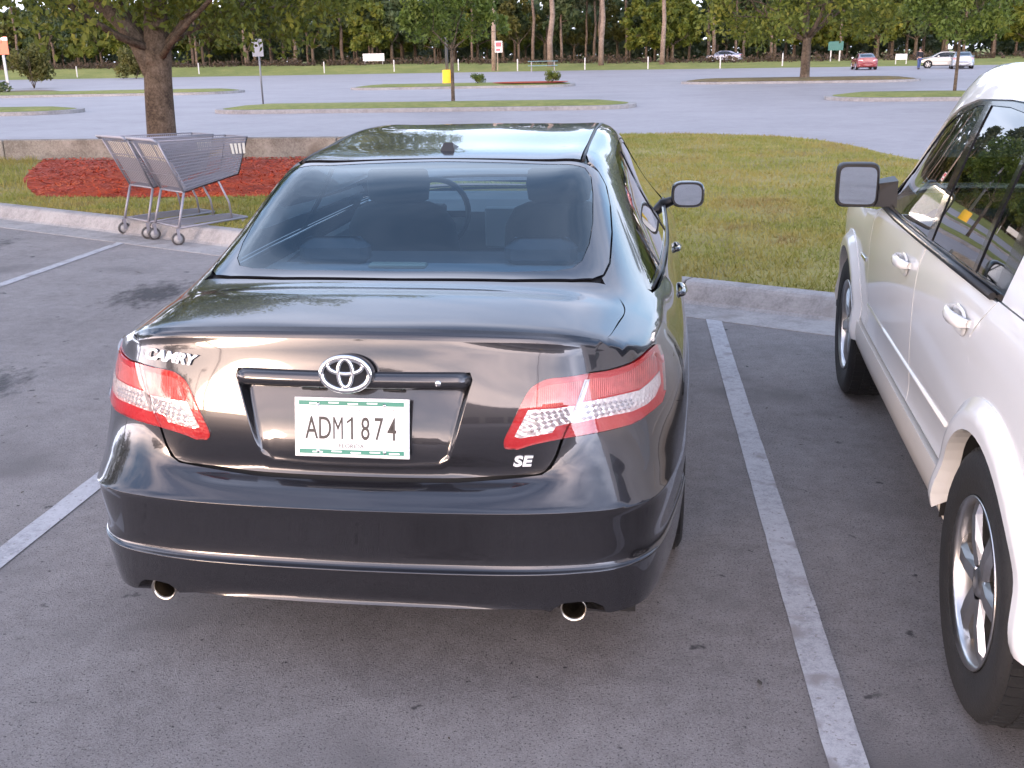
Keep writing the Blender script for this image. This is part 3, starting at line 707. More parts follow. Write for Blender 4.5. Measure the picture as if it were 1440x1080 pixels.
# ---------------------------------------------------------------- trees and plants
def leaf_cards(C, Rad, n, size, aspect=.5, droop=0.0, seed=0, flat=1.0):
    """n leaf quads spread through clumps (centres C, radii Rad)"""
    r = np.random.default_rng(seed); C = np.asarray(C); Rad = np.asarray(Rad)
    w = Rad ** 2; idx = r.choice(len(C), n, p=w / w.sum())
    g = r.normal(0, 1, (n, 3)); g /= np.linalg.norm(g, axis=1, keepdims=True); rad = r.uniform(0, 1, n) ** .45
    P = C[idx] + g * (rad * Rad[idx])[:, None] * np.array([1, 1, flat])
    a = r.normal(0, 1, (n, 3)); a[:, 2] -= droop; a /= np.linalg.norm(a, axis=1, keepdims=True)
    b = np.cross(a, r.normal(0, 1, (n, 3))); b /= np.linalg.norm(b, axis=1, keepdims=True)
    s = size * r.uniform(.6, 1.35, n)
    a = a * s[:, None] * .5; b = b * (s * aspect)[:, None] * .5
    return np.stack([P - a, P - a * .1 + b, P + a, P - a * .1 - b], 1)
def branchy(k, base, dirv, L, r0, depth, tips, rnd, spread=.6, up=.25, nseg=4, kids=3):
    p = Vector(base); d = Vector(dirv).normalized(); pts = [p.copy()]; rs = [r0]
    for i in range(nseg):
        d = (d + Vector((rnd.gauss(0, .13), rnd.gauss(0, .13), rnd.gauss(0, .08) + up * .12))).normalized()
        p = p + d * L / nseg; pts.append(p.copy()); rs.append(r0 * (1 - .55 * (i + 1) / nseg))
    k.tube(pts, rs, 7 if depth > 1 else 5)
    if depth <= 0: tips.append(p.copy()); tips.append(pts[-2].copy()); return
    for j in range(kids):
        a = rnd.uniform(0, 2 * PI); side = d.orthogonal().normalized(); side.rotate(Matrix.Rotation(a, 3, d))
        nd = (d * rnd.uniform(.5, .9) + side * spread * rnd.uniform(.7, 1.3) + Vector((0, 0, up * .5))).normalized()
        nd.z = max(nd.z, .02); q = pts[rnd.choice([-1, -1, -2])]
        branchy(k, q, nd, L * rnd.uniform(.6, .85), rs[-1] * .85, depth - 1, tips, rnd, spread, up, nseg, kids)
def broad_tree(name, H, trunk_h, tr, crown, nleaf, lsize, mat, seed, lean=(0, 0), limbs=5, spread=.8, extra=(), limb_r=.5, droop=.4, bark='bark', depth=2, aspect=.5, fork=None):
    """crown = (centre z, radius xy, radius z). returns an Empty with trunk and crown"""
    rnd = random.Random(seed); root = link(bpy.data.objects.new(name, None)); root.empty_display_size = .5
    k = MB(); tips = []
    pts = [Vector((0, 0, -.15)), Vector((0, 0, .05)), Vector((lean[0] * .1, lean[1] * .1, trunk_h * .3)), Vector((lean[0] * .45, lean[1] * .4, trunk_h * .7)), Vector((lean[0], lean[1], trunk_h))]
    pts = [Vector(p) for p in cr(pts, 4)]
    rs = [tr * (1.45 - .45 * min(1, i / 5)) * (1 - .22 * i / len(pts)) for i in range(len(pts))]
    k.tube(pts, rs, 14)
    cz, rx, rz = crown; topp = pts[-1]
    for i in range(limbs):
        a = 2 * PI * i / limbs + rnd.uniform(-.4, .4); el = rnd.uniform(.35, 1.1)
        dv_ = Vector((math.cos(a) * math.cos(el), math.sin(a) * math.cos(el), math.sin(el)))
        L = (rx * .62 if el < .8 else rz * .8) * rnd.uniform(.8, 1.1)
        branchy(k, topp - Vector((0, 0, rnd.uniform(0, trunk_h * .12))), dv_, L, tr * limb_r * rnd.uniform(.7, 1), depth, tips, rnd, spread)
    if fork:
        for (p0, p1, p2, r0, r1) in fork:
            P = cr([p0, p1, p2], 6); k.tube([Vector(q) for q in P], list(np.linspace(r0, r1, len(P))), 10)
            branchy(k, P[-1], np.array(P[-1]) - np.array(P[-2]), rx * .35, r1 * .9, 2, tips, rnd, spread)
    k.build('trunk', M[bark], root)
    C = []; R = []
    for t in tips:
        if t.z < trunk_h * 1.12: continue
        C.append(tuple(t)); R.append(rnd.uniform(.28, .5) * rx * .34)
    # fill the crown outline unevenly
    for i in range(int(len(tips) * .35) + 12):
        a = rnd.uniform(0, 2 * PI); u = rnd.uniform(-.75, 1); q = math.sqrt(max(0, 1 - u * u)) * rnd.uniform(.55, 1.0)
        C.append((lean[0] + rx * q * math.cos(a), lean[1] + rx * q * math.sin(a), cz + rz * u)); R.append(rnd.uniform(.16, .30) * rx)
    for (x, y, z, r) in extra: C.append((x, y, z)); R.append(r)
    quadmesh('crown', leaf_cards(C, R, nleaf, lsize, aspect, droop, seed, .8), M[mat], root)
    return root
def put(root, x, y, z=0, rz=0, sc=1.0, label=None, cat='tree', group=None):
    root.location = (x, y, z); root.rotation_euler = (0, 0, rz); root.scale = (sc, sc, sc); return tag(root, label, cat, group)
def pine(name, H, seed, mat='leaf_pine', cards=1300, csize=1.0, bare=.5, tr=.22, bark='bark_pine'):
    rnd = random.Random(seed); root = link(bpy.data.objects.new(name, None)); k = MB()
    pts = [Vector((0, 0, -.3))] + [Vector((rnd.gauss(0, .12), rnd.gauss(0, .12), H * i / 7)) for i in range(1, 8)]
    k.tube(pts, [tr * (1.15 - .85 * i / 7) for i in range(8)], 8)
    C = []; R = []
    for i in range(26):
        u = bare + (1 - bare) * (i / 25) ** .9; z = H * u; a = rnd.uniform(0, 2 * PI); L = (1.02 - u) / (1 - bare) * H * .17 * rnd.uniform(.5, 1.2) + .4
        tip = Vector((math.cos(a) * L, math.sin(a) * L, z + L * .18))
        k.tube([Vector((0, 0, z)), tip], [.05, .015], 4)
        C.append(tuple(tip)); R.append(rnd.uniform(.8, 1.4)); C.append(tuple(tip * .6 + Vector((0, 0, z * .4)))); R.append(rnd.uniform(.6, 1.2))
    k.build('trunk', M[bark], root)
    quadmesh('crown', leaf_cards(C, R, cards, csize, .45, .2, seed, .7), M[mat], root)
    return root
# big oak in the mulch bed, its limb reaching left and its crown hanging low to the right
oak = broad_tree('oak_tree', 8, 1.75, .235, (3.9, 3.6, 2.1), 58000, .105, 'leaf_oak', 11, lean=(.10, 0), limbs=6, spread=.8, droop=.6, limb_r=.27,
    extra=[(x_ + .12 * math.sin(i_ * 2.1), .35 * math.sin(i_ * 1.7), z_, r_) for i_, (x_, z_, r_) in enumerate(((.35, 2.35, .42), (.75, 2.20, .42), (1.15, 2.05, .42), (1.5, 1.90, .40), (1.85, 1.85, .42), (2.2, 1.92, .42), (2.55, 2.1, .45), (2.9, 2.35, .5), (3.2, 2.6, .5), (.5, 2.7, .55), (1.0, 2.55, .55), (1.5, 2.4, .55), (2.0, 2.35, .55), (2.5, 2.55, .55), (1.2, 2.95, .6), (2.0, 2.9, .6), (2.8, 3.0, .6), (-.1, 2.5, .4), (-.55, 2.75, .45), (-1.3, 3.0, .5), (-2.1, 2.85, .5), (-2.7, 2.6, .45), (1.0, 3.6, .8), (2.2, 3.8, .8), (0, 3.8, .8), (.15, 2.15, .32), (.45, 2.1, .36), (-.15, 2.3, .3), (.7, 2.4, .4), (.3, 2.45, .4), (1.3, 2.2, .45), (1.9, 2.1, .45)))],
    fork=[((.02, -.02, 1.35), (-.28, -.08, 2.0), (-1.05, -.15, 2.75), .15, .10), ((.06, 0, 1.5), (.12, .02, 2.2), (.16, .1, 3.1), .20, .13)])
put(oak, -6.52, 12.6, .17, 0, 1.0, 'stout oak with forked trunk rooted in the red mulch bed')
# young tree on the long grass island, tree on the brown island, tree on the right-hand island
ty = broad_tree('street_tree', 6, 2.0, .075, (3.6, 1.75, 1.5), 9000, .17, 'leaf_young', 5, limbs=5, droop=.5, extra=[(-1.2, 0, 2.6, .7), (.9, 0, 2.5, .6), (-.3, 0, 2.5, .6)])
put(ty, -6.66, 36.6, .12, .4, 1.0, 'slim young tree with full green crown on the long grass island')
tb = broad_tree('street_tree', 9, 2.3, .30, (5.0, 5.6, 3.0), 13000, .34, 'leaf_oak', 9, limbs=7, droop=.5, extra=[(-5, 0, 3.2, 1.5), (-3.4, 0, 2.7, 1.2), (3.6, 0, 2.8, 1.4), (5.4, 0, 3.4, 1.4), (1.5, 0, 2.9, 1.2), (-1.5, 0, 2.9, 1.2)])
put(tb, 9.3, 62.5, .12, 0, 1.0, 'broad dark-crowned tree on the brown mulched island')
te = broad_tree('street_tree', 6, 2.0, .065, (3.3, 1.9, 1.5), 9000, .18, 'leaf_young', 21, limbs=5, droop=.5, extra=[(-1.1, 0, 2.3, .7), (1.0, 0, 2.2, .7), (0, 0, 2.2, .6)])
put(te, 11.4, 38.2, .12, 1.0, 1.0, 'bright green young tree on the grass island beyond the white SUV')
# shrubs
def shrub(name, r, h, n, size, mat, seed):
    rnd = random.Random(seed); root = link(bpy.data.objects.new(name, None)); k = MB()
    for i in range(5):
        a = rnd.uniform(0, 2 * PI); k.tube([(0, 0, -.05), (math.cos(a) * r * .5, math.sin(a) * r * .5, h * .7)], [.03, .01], 5)
    k.build('stem', M['bark'], root)
    C = [(rnd.uniform(-.6, .6) * r, rnd.uniform(-.6, .6) * r, h * rnd.uniform(.25, .8)) for i in range(14)]
    quadmesh('foliage', leaf_cards(C, [r * rnd.uniform(.3, .5) for _ in C], n, size, .5, 0, seed, .9), M[mat], root); return root
s1 = shrub('shrub', .75, .9, 1500, .13, 'leaf_young', 3); put(s1, -9.7, 60.6, .2, 0, .62, 'low rounded shrub at the grassy end of the mulch patch', 'shrub')
s2_ = shrub('shrub', .85, 1.1, 1500, .13, 'leaf_oak', 4); put(s2_, -5.3, 60.4, .2, 0, .68, 'low rounded shrub at the rounded tip of the red mulch patch', 'shrub')
b1 = shrub('bush', 1.9, 3.4, 2600, .3, 'leaf_autumn', 6); put(b1, -47.3, 76, 0, 0, 1, 'tall yellow-green bush beside the orange sign', 'bush')
b2 = shrub('bush', 2.4, 3.6, 2600, .38, 'leaf_autumn', 8); put(b2, -60, 118, 0, 0, 1, 'yellow-tinged bush on the verge beyond the oak', 'bush')
hd_ = shrub('hedge', 1.0, .7, 1400, .18, 'leaf_dark', 12); put(hd_, -39.0, 57.2, .1, 0, 1, 'low dark hedge clump ending the brown mulched island', 'hedge')
hd_.scale = (2.4, 1, 1)
hd2 = copy_tree(hd_); hd2.location = (-44.2, 57.0, .1); hd2['label'] = 'low dark hedge clump in the middle of the brown mulched island'
# wood beyond the lot: pines and broadleaf trees one by one
protos = [pine('pine_tree', 17, 31), pine('pine_tree', 20, 32, bare=.6), pine('pine_tree', 15, 33, 'leaf_dark', bare=.35, cards=1500), pine('pine_tree', 18, 34, 'leaf_pine', bare=.55, tr=.3, bark='bark_pale')]
bl = [broad_tree('wood_tree', 11, 2.6, .25, (6.5, 4.2, 4.0), 3600, .75, 'leaf_dark', 41, limbs=5, depth=1), broad_tree('wood_tree', 9, 2.2, .2, (5.0, 3.6, 3.4), 3200, .7, 'leaf_oak', 42, limbs=5, depth=1), broad_tree('wood_tree', 12, 3.0, .25, (7.0, 3.8, 4.2), 3000, .75, 'leaf_autumn', 43, limbs=5, depth=1)]
used = set(); rw = random.Random(99)
def plant(pr, x, y, sc, label, group):
    if pr.name in used: o = copy_tree(pr)
    else: o = pr; used.add(pr.name)
    put(o, x, y, vz(x, y), rw.uniform(0, 6.28), sc, label, 'tree', group); return o
spots = []
for row, (yy, dx_) in enumerate(((150, 4.6), (157, 4.8), (165, 5.4), (174, 6.0))):
    x = -130 + row * 2
    while x < 78:
        spots.append((x + rw.uniform(-1.6, 1.6), yy + rw.uniform(-3.5, 3.5) - max(0, x) * .12)); x += dx_ * rw.uniform(.7, 1.35)
for i, (x, y) in enumerate(spots):
    q = rw.random()
    if q < .38: plant(rw.choice(protos[:3]), x, y, rw.uniform(.75, 1.1), 'tall slender pine in the wood beyond the parking lot', 'pines in the wood')
    elif q < .88: plant(bl[rw.randrange(2)], x, y, rw.uniform(.8, 1.2), 'dark green broadleaf tree in the wood beyond the parking lot', 'broadleaf trees in the wood')
    else: plant(bl[2], x, y, rw.uniform(.7, 1.0), 'ochre-leaved tree in the wood beyond the parking lot', 'ochre trees in the wood')
# three pale-trunked pines standing out in front of the wood
for (x, sc) in ((-12.3, 1.15), (-6.1, 1.05), (1.3, .95)):
    o = plant(protos[3], x, 131 - max(0, x) * .3, sc, 'tall pine with pale bare trunk standing in front of the wood', 'pale pines before the wood')
# deep wood behind, and the reddish brush along its foot
C = [(rng.uniform(-160, 110), rng.uniform(183, 205), rng.uniform(1.2, 10.0)) for _ in range(900)]
o = quadmesh('deep_wood', leaf_cards(C, [rng.uniform(1.8, 3.4) for _ in C], 42000, 1.4, .6, 0, 77), M['leaf_dark']); tag(o, 'dark mass of the deeper wood behind the first trees', 'wood', kind='stuff')
C = [(rng.uniform(-160, 110), rng.uniform(176, 182), rng.uniform(1.0, 5.0)) for _ in range(500)]
o = quadmesh('understorey', leaf_cards(C, [rng.uniform(1.2, 2.2) for _ in C], 22000, .9, .6, 0, 79), M['leaf_pine']); tag(o, 'grey-green undergrowth between the trunks of the wood', 'undergrowth', kind='stuff')
C = [(x_, y_, vz(x_, y_) + rng.uniform(.0, .6)) for x_, y_ in ((q, vedge(q) + rng.uniform(12, 20)) for q in rng.uniform(-125, 75, 520))]
o = quadmesh('brush', leaf_cards(C, [rng.uniform(.5, 1.2) for _ in C], 14000, .42, .4, -.3, 78, .6), M['leaf_brush']); tag(o, 'reddish brown brush along the foot of the wood', 'undergrowth', kind='stuff')
# trees round the lot behind and beside the viewer (they show in the paintwork)
for i, (x, y, sc) in enumerate(((-30, 2, 1.25), (-40, 16, 1.3), (-44, -40, 1.2), (-14, -62, 1.1))):
    o = copy_tree(tb); put(o, x, y, 0, i * 1.3, sc, 'broad dark-crowned tree on the store side of the lot', 'tree', 'trees round the near edge of the lot')
# ---------------------------------------------------------------- sedan body
def sedan_master():
    top = [
     [(0,0.1218,1.0372),(0.25,0.1318,1.0352),(0.45,0.1468,1.0262),(0.57,0.1698,1.0132),(0.65,0.2184,0.9894),(0.72,0.289,0.9583)],
     [(0,0.268,1.0552),(0.25,0.268,1.0532),(0.45,0.278,1.0432),(0.58,0.298,1.0252),(0.675,0.3544,0.9912),(0.765,0.4663,0.9503)],
     [(0,.45,1.066),(.25,.45,1.064),(.45,.46,1.054),(.59,.47,1.036),(.70,.53,.995),(.79,.66,.950)],
     [(0,.64,1.066),(.25,.64,1.066),(.45,.64,1.062),(.60,.655,1.052),(.705,.72,1.012),(.80,.87,.953)],
     [(0,.98,1.215),(.25,.98,1.213),(.45,.98,1.205),(.585,1.0,1.180),(.70,1.06,1.085),(.812,1.17,.957)],
     [(0,1.33,1.345),(.25,1.33,1.343),(.42,1.33,1.340),(.565,1.34,1.322),(.69,1.39,1.15),(.825,1.47,.958)],
     [(0,1.70,1.376),(.25,1.70,1.374),(.43,1.70,1.370),(.58,1.70,1.345),(.70,1.72,1.16),(.835,1.76,.956)],
     [(0,2.10,1.402),(.25,2.1,1.400),(.43,2.1,1.397),(.59,2.1,1.372),(.705,2.1,1.165),(.842,2.1,.952)],
     [(0,2.50,1.400),(.25,2.5,1.398),(.43,2.5,1.395),(.59,2.5,1.368),(.705,2.5,1.16),(.845,2.5,.945)],
     [(0,2.90,1.368),(.25,2.9,1.366),(.43,2.9,1.362),(.585,2.9,1.332),(.71,2.9,1.13),(.848,2.9,.935)],
     [(0,3.30,1.205),(.25,3.3,1.20),(.45,3.3,1.185),(.62,3.3,1.15),(.745,3.3,1.04),(.85,3.3,.925)],
     [(0,3.72,.985),(.25,3.72,.984),(.45,3.72,.978),(.62,3.72,.96),(.745,3.72,.93),(.845,3.72,.90)],
     [(0,4.20,.910),(.25,4.2,.908),(.45,4.2,.90),(.58,4.2,.885),(.70,4.2,.86),(.815,4.2,.81)],
     [(0,4.62,.800),(.25,4.615,.795),(.45,4.60,.785),(.56,4.57,.765),(.66,4.53,.735),(.74,4.46,.69)],
    ]
    rear = [
     [(0,0.1149,1.017),(0.25,0.1249,1.015),(0.45,0.1409,1.006),(0.57,0.1649,0.993),(0.655,0.2159,0.9696),(0.735,0.2929,0.9406)],
     [(0,0.0981,0.959),(0.25,0.1091,0.957),(0.45,0.1311,0.949),(0.58,0.1561,0.939),(0.675,0.2159,0.9252),(0.757,0.314,0.9099)],
     [(0,0.0756,0.8376),(0.25,0.0846,0.8376),(0.44,0.0996,0.8336),(0.57,0.1246,0.8266),(0.675,0.1777,0.8181),(0.78,0.2934,0.8092)],
     [(0,0.06,0.72),(0.25,0.068,0.72),(0.43,0.083,0.717),(0.56,0.102,0.714),(0.675,0.1434,0.71),(0.792,0.2593,0.705)],
     [(0,.078,.642),(.25,.08,.642),(.43,.09,.645),(.555,.080,.66),(.685,.1215,.662),(0.797,.243,.657)],
     [(0,.034,.618),(.25,.038,.618),(.43,.045,.621),(.56,.064,.632),(.695,.108,.632),(0.802,.231,.625)],
     [(0,-.012,.577),(.25,-.006,.577),(.45,.008,.577),(.60,.034,.577),(.72,.083,.576),(0.813,0.205,0.572)],
     [(0,-.013,.570),(.25,-.007,.570),(.45,.007,.570),(.60,.033,.570),(.72,.083,.569),(0.814,0.205,0.565)],
     [(0,.002,.49),(.25,.008,.49),(.45,.02,.49),(.60,.045,.49),(.715,.09,.49),(0.81,0.212,0.49)],
     [(0,0.009,0.42),(0.25,0.014,0.42),(0.45,0.026,0.42),(0.59,0.05,0.42),(0.71,0.092,0.421),(0.803,0.214,0.424)],
     [(0,-0.007,0.403),(0.25,-0.002,0.403),(0.45,0.011,0.403),(0.595,0.037,0.403),(0.715,0.083,0.404),(0.81,0.204,0.406)],
     [(0,-0.011,0.388),(0.25,-0.006,0.388),(0.45,0.008,0.388),(0.595,0.035,0.388),(0.715,0.082,0.389),(0.81,0.203,0.39)],
     [(0,.02,.305),(.25,.024,.305),(.45,.03,.308),(.59,.052,.31),(.71,.095,.31),(0.803,0.21,0.305)],
     [(0,.000,.268),(.25,.006,.268),(.45,.028,.265),(.585,.06,.25),(.70,.10,.24),(0.788,0.22,0.235)],
     [(0,.06,.232),(.25,.065,.232),(.45,.08,.23),(.58,.10,.222),(.68,.14,.215),(0.758,0.25,0.212)],
     [(0,.16,.225),(.25,.16,.225),(.45,.17,.224),(.56,.18,.215),(.64,.21,.21),(0.712,.30,.207)],
    ]
    zs = [.94,.90,.815,.73,.66,.625,.575,.56,.49,.424,.406,.39,.305,.235,.21,.205]
    dx = [-.075,-.045,-.016,-.002,0,0,0,0,-.003,-.010,-.004,-.004,-.012,-.025,-.06,-.14]
    Wy = [.2,.25,.4,.6,.72,1.08,1.6,2.5,3.3,3.86,4.2,4.46]; Wx = [.803,.822,.858,.888,.900,.910,.908,.91,.906,.90,.875,.80]
    ring = []
    for l in range(16):
        row = list(rear[l])
        for n in range(1, 14):
            t = top[n][5]; y = t[1] + (0 if n < 13 else .02 * min(l, 6) - .004 * max(0, l - 8))
            sh = t[0]; W = interp(y, Wy, Wx)
            x = W + dx[l] + (-.012 if (l == 1 and y < 1) else 0)
            if l == 0: x = .6 * sh + .4 * (W - .045)
            z = zs[l] if l > 1 else (t[2] - (.020, .062)[l])
            if n >= 12: z = min(z, t[2] - .02 - .03 * l) if l < 5 else z
            row.append((x, y, z))
        for k in (4, 3, 2, 1, 0):
            t = top[13][k]
            row.append((t[0] * (1.05 + .01 * l if l < 8 else 1.12), t[1] + min(.11, .02 + .02 * l) - .01 * max(0, l - 8), min(zs[l], t[2] - .02 - .03 * l) if l < 5 else zs[l]))
        ring.append(row)
    m = Master(top, ring, 3, 3); m.rows = [r[:10] for r in ring]
    return m
def mir(pts): return [(-p[0], p[1], p[2]) for p in pts]
def ellipse(cx, cy, a, b, n=24): return [(cx + a * math.cos(2 * PI * i / n), cy + b * math.sin(2 * PI * i / n)) for i in range(n)]
def text_mesh(name, body, size, depth, mat, parent=None, shear=0.0, sx=1.0, align='CENTER', bevel=0.0):
    cu = bpy.data.curves.new(name, 'FONT'); cu.body = body; cu.size = size; cu.extrude = depth; cu.align_x = align; cu.align_y = 'CENTER'; cu.shear = shear; cu.offset = bevel; cu.resolution_u = 4
    o = bpy.data.objects.new(name, cu); col.objects.link(o)
    dg = bpy.context.evaluated_depsgraph_get(); dg.update(); ev = o.evaluated_get(dg)
    me = bpy.data.meshes.new_from_object(ev); bpy.data.objects.remove(o); bpy.data.curves.remove(cu)
    if sx != 1.0:
        for v in me.vertices: v.co.x *= sx
    me.materials.clear(); me.materials.append(mat)
    t = link(bpy.data.objects.new(name, me)); t.parent = parent
    return t
def place_on(o, P, n, up=(0, 0, 1), roll=0.0):
    """stand a flat object (facing local +Z, reading along +X) on a surface point with normal n"""
    n = Vector(n).normalized(); x = Vector(up).cross(n).normalized(); y = n.cross(x)
    R3 = Matrix((x, y, n)).transposed() @ Matrix.Rotation(roll, 3, 'Z')
    o.matrix_local = Matrix.Translation(Vector(P)) @ R3.to_4x4()
def make_wheel(parent, c, side, R, width, rimr, spokes, name='wheel', offset=.0, mat=None, twin=False, lug=True, rnd=0):
    """tyre and alloy; side -1 or +1 is where the outer face points along x"""
    w = link(bpy.data.objects.new(name, None)); w.parent = parent; w.location = c; w.empty_display_size = .1
    h = width / 2; s = side
    prof = [(rimr, -h * .75), (rimr + .012, -h * .9), (R * .90, -h), (R * .965, -h * .9), (R * .992, -h * .72), (R, -h * .4), (R, h * .4), (R * .992, h * .72), (R * .965, h * .9), (R * .90, h * 1.0), (rimr + .02, h * .92), (rimr, h * .80)]
    t = MB(); n = 48
    t.lathe(prof, axis='X', n=n)
    # tread blocks: shallow raised lugs round the circumference
    k = 64
    for i in range(k):
        a = 2 * PI * i / k
        for j, xx in enumerate((-.62, -.2, .2, .62)):
            aa = a + (PI / k if j % 2 else 0)
            rot = Matrix.Rotation(aa, 3, 'X')
            t.box(rot @ Vector((xx * h, 0, R - .001 - (.004 if abs(xx) > .5 else 0))), (h * .34, 2 * PI * R / k * .72, .010), rot)
    t.build('tyre', M['rubber'], w)
    r = MB(); f = s * h
    r.lathe([(rimr, -s * h * .7), (rimr * .985, s * h * .2), (rimr * .97, s * h * .80), (rimr * 1.02, s * h * .95), (rimr * 1.035, s * h * .90), (rimr, s * h * .80)], axis='X', n=n)
    x0 = s * h * .62
    r.lathe([(.0, x0 + s * .022), (rimr * .16, x0 + s * .022), (rimr * .19, x0 + s * .012), (rimr * .30, x0 + s * .0), (rimr * .32, x0 - s * .03)], axis='X', n=24)
    for i in range(spokes):
        a = 2 * PI * i / spokes + rnd
        for dx in ((-.10, .10) if twin else (0,)):
            wd = rimr * (.10 if twin else .17)
            rot = Matrix.Rotation(a, 3, 'X')
            pts = []
            L0, L1 = rimr * .20, rimr * .985
            sec = [(L0, wd * 1.0, .010), (rimr * .5, wd * .82, .022), (rimr * .8, wd * .9, .018), (L1, wd * 1.25, -.004)]
            V = []
            for (L, ww, xo) in sec:
                for (q, dd) in ((-1, 0), (-.55, .014), (.55, .014), (1, 0), (.8, -.035), (-.8, -.035)):
                    V.append(rot @ Vector((x0 + s * (xo * .6 + dd), q * ww + dx * rimr * (1 + L / rimr * .8), L)))
            F = [(i2 * 6 + j, i2 * 6 + (j + 1) % 6, (i2 + 1) * 6 + (j + 1) % 6, (i2 + 1) * 6 + j) for i2 in range(len(sec) - 1) for j in range(6)]
            r.add(V, F, False)
    if lug:
        for i in range(5):
            a = 2 * PI * i / 5 + .3
            r.lathe([(.011, x0 + s * .0), (.011, x0 + s * .018), (.0, x0 + s * .018)], c=(0, rimr * .24 * math.cos(a), rimr * .24 * math.sin(a)), axis='X', n=8)
    r.build('rim', mat or M['alloy'], w)
    d = MB(); d.lathe([(0, -s * .02), (rimr * .72, -s * .02), (rimr * .72, s * .01), (0, s * .01)], axis='X', n=24)
    d.build('brake_disc', M['steel'], w)
    return w
def arch(cy, cz, r, a0, a1, n=14): return [(cy + r * math.cos(math.radians(a0 + (a1 - a0) * i / n)), cz + r * math.sin(math.radians(a0 + (a1 - a0) * i / n))) for i in range(n + 1)]

GLASS_OUT = [(0, .616), (.36, .622), (.54, .642), (.600, .668), (.630, .715), (.644, .81), (.642, 1.01), (.628, 1.18), (.608, 1.29), (.580, 1.335), (.52, 1.335), (.42, 1.338), (.265, 1.354), (0, 1.366)]
def build_sedan(SM, paint='paint', detail=True, sp=1.0, root=None):
    R_ = root
    B, X_, V_ = ChB(), ChX(), ChV()
    P_ = M[paint]
    g = GLASS_OUT + [(-x, y) for x, y in GLASS_OUT[-2:0:-1]]
    # ---- rear window: black border with the clear field cut out of it, then the tinted pane
    inn = [(0, .668), (.34, .674), (.48, .690), (.53, .712), (.556, .76), (.572, .86), (.576, .98), (.566, 1.15), (.553, 1.25), (.53, 1.292), (.47, 1.302), (.30, 1.318), (0, 1.330)]
    inn = inn + [(-x, y) for x, y in inn[-2:0:-1]]
    rw = link(bpy.data.objects.new('rear_window', None)); rw.parent = R_
    panel('glass_border', SM, V_, None, M['frit'], rw, sp=.035 * sp, inset=.004, flange=.006, holes=[inn], outline2d=g)
    panel('pane', SM, V_, None, M['glass_rear'], rw, sp=.04 * sp, inset=-.002, flange=0, outline2d=inn, off=-.0012)
    # ---- boot lid
    low = [(0, .07, .633), (.14, .07, .6335), (.28, .075, .636), (.365, .084, .642), (.444, .091, .649), (.492, .095, .656), (.515, .098, .670), (.537, .1, .706), (.552, .104, .751)]
    side = [(.587, .133, .832), (0.62, 0.166, 0.911), (0.635, 0.184, 0.945), (0.656, 0.207, 0.987), (.672, .28, .9895), (.686, .395, .9905), (.700, .502, .993), (.692, .575, 1.001), (.668, .635, 1.03), (.640, .660, 1.047)]
    topl = [(.615, .652, 1.05), (.58, .638, 1.053), (.54, .624, 1.058), (.36, .604, 1.06), (0, .598, 1.064)]
    half = [tuple(p) for p in cr(low, 3)[:-1]] + [tuple(p) for p in cr([low[-1]] + side, 4)] + topl
    lid3 = half + mir(half[-2:0:-1])
    rec = [(-.322, .905), (-.312, .87), (-.275, .735), (-.262, .695), (-.232, .674), (-.12, .667), (0, .666), (.12, .667), (.232, .674), (.262, .695), (.275, .735), (.312, .87), (.322, .905), (.315, .925), (-.315, .925)]
    reca = np.array(rec)
    def disp(P, n):
        q = np.array([[P[0], P[2]]])
        if P[1] > .3 or not pip(q, reca)[0]: return None
        e = float(segdist(q, reca)[0])
        if e < .0015: return None
        t = min(1, e / .015); t = t * t * (3 - 2 * t)
        d = .005 + .036 * max(0, min(1, (P[2] - .685) / .2))
        return np.array([0, d * t, 0])
    lps = []
    for e in (-.006, .0005, .004, .008, .012, .016, .026):
        loop = resample(inset_poly(resample(rec, .02), e), .010); q = []
        for p in loop:
            h = SM.hit((p[0], -4, p[1]), (0, 1, 0)); q.append(X_.to2(h[0]))
        lps.append(q)
    lid = panel('trunk_lid', SM, X_, lid3, P_, R_, sp=.022 * sp, inset=.0025, disp=disp if detail else None, loops=lps if detail else ())
    panel('body_liner', SM, B, None, M['dark_inside'], R_, sp=.07, flange=0, off=-.055, outline2d=[(-.85 * 1.1, .62), (.85 * 1.1, .62), (.85 * 1.1, .90), (-.85 * 1.1, .90)])
    panel('deck_liner', SM, V_, None, M['dark_inside'], R_, sp=.06, flange=0, off=-.014, outline2d=[(-.70, .2), (.70, .2), (.72, .8), (-.72, .8)], holes=[inn])
    # ---- tail lights
    gt, gb = (0.618, 0.166, 0.913), (0.553, 0.105, 0.751)
    otop = [(0.618, 0.166, 0.913), (0.669, 0.203, 0.911), (0.718, 0.255, 0.913), (0.745, 0.295, 0.918), (0.768, 0.352, 0.924), (0.786, 0.418, 0.922), (0.8, 0.445, 0.914)]
    oedge = [(0.814, 0.425, 0.892), (0.818, 0.384, 0.856), (0.82, 0.352, 0.81)]
    obot = [(0.81, 0.318, 0.786), (0.768, 0.258, 0.771), (0.734, 0.212, 0.76), (0.673, 0.158, 0.759), (0.597, 0.119, 0.755), (0.553, 0.105, 0.751)]
    itop = [(0.618, 0.166, 0.913), (0.565, 0.141, 0.91), (0.52, 0.129, 0.908), (0.493, 0.123, 0.899), (0.467, 0.114, 0.881), (0.445, 0.103, 0.844), (0.422, 0.09, 0.795), (0.403, 0.083, 0.756), (0.401, 0.081, 0.736), (0.41, 0.082, 0.724)]
    ibot = [(0.437, 0.085, 0.725), (0.483, 0.091, 0.739), (0.553, 0.105, 0.751)]
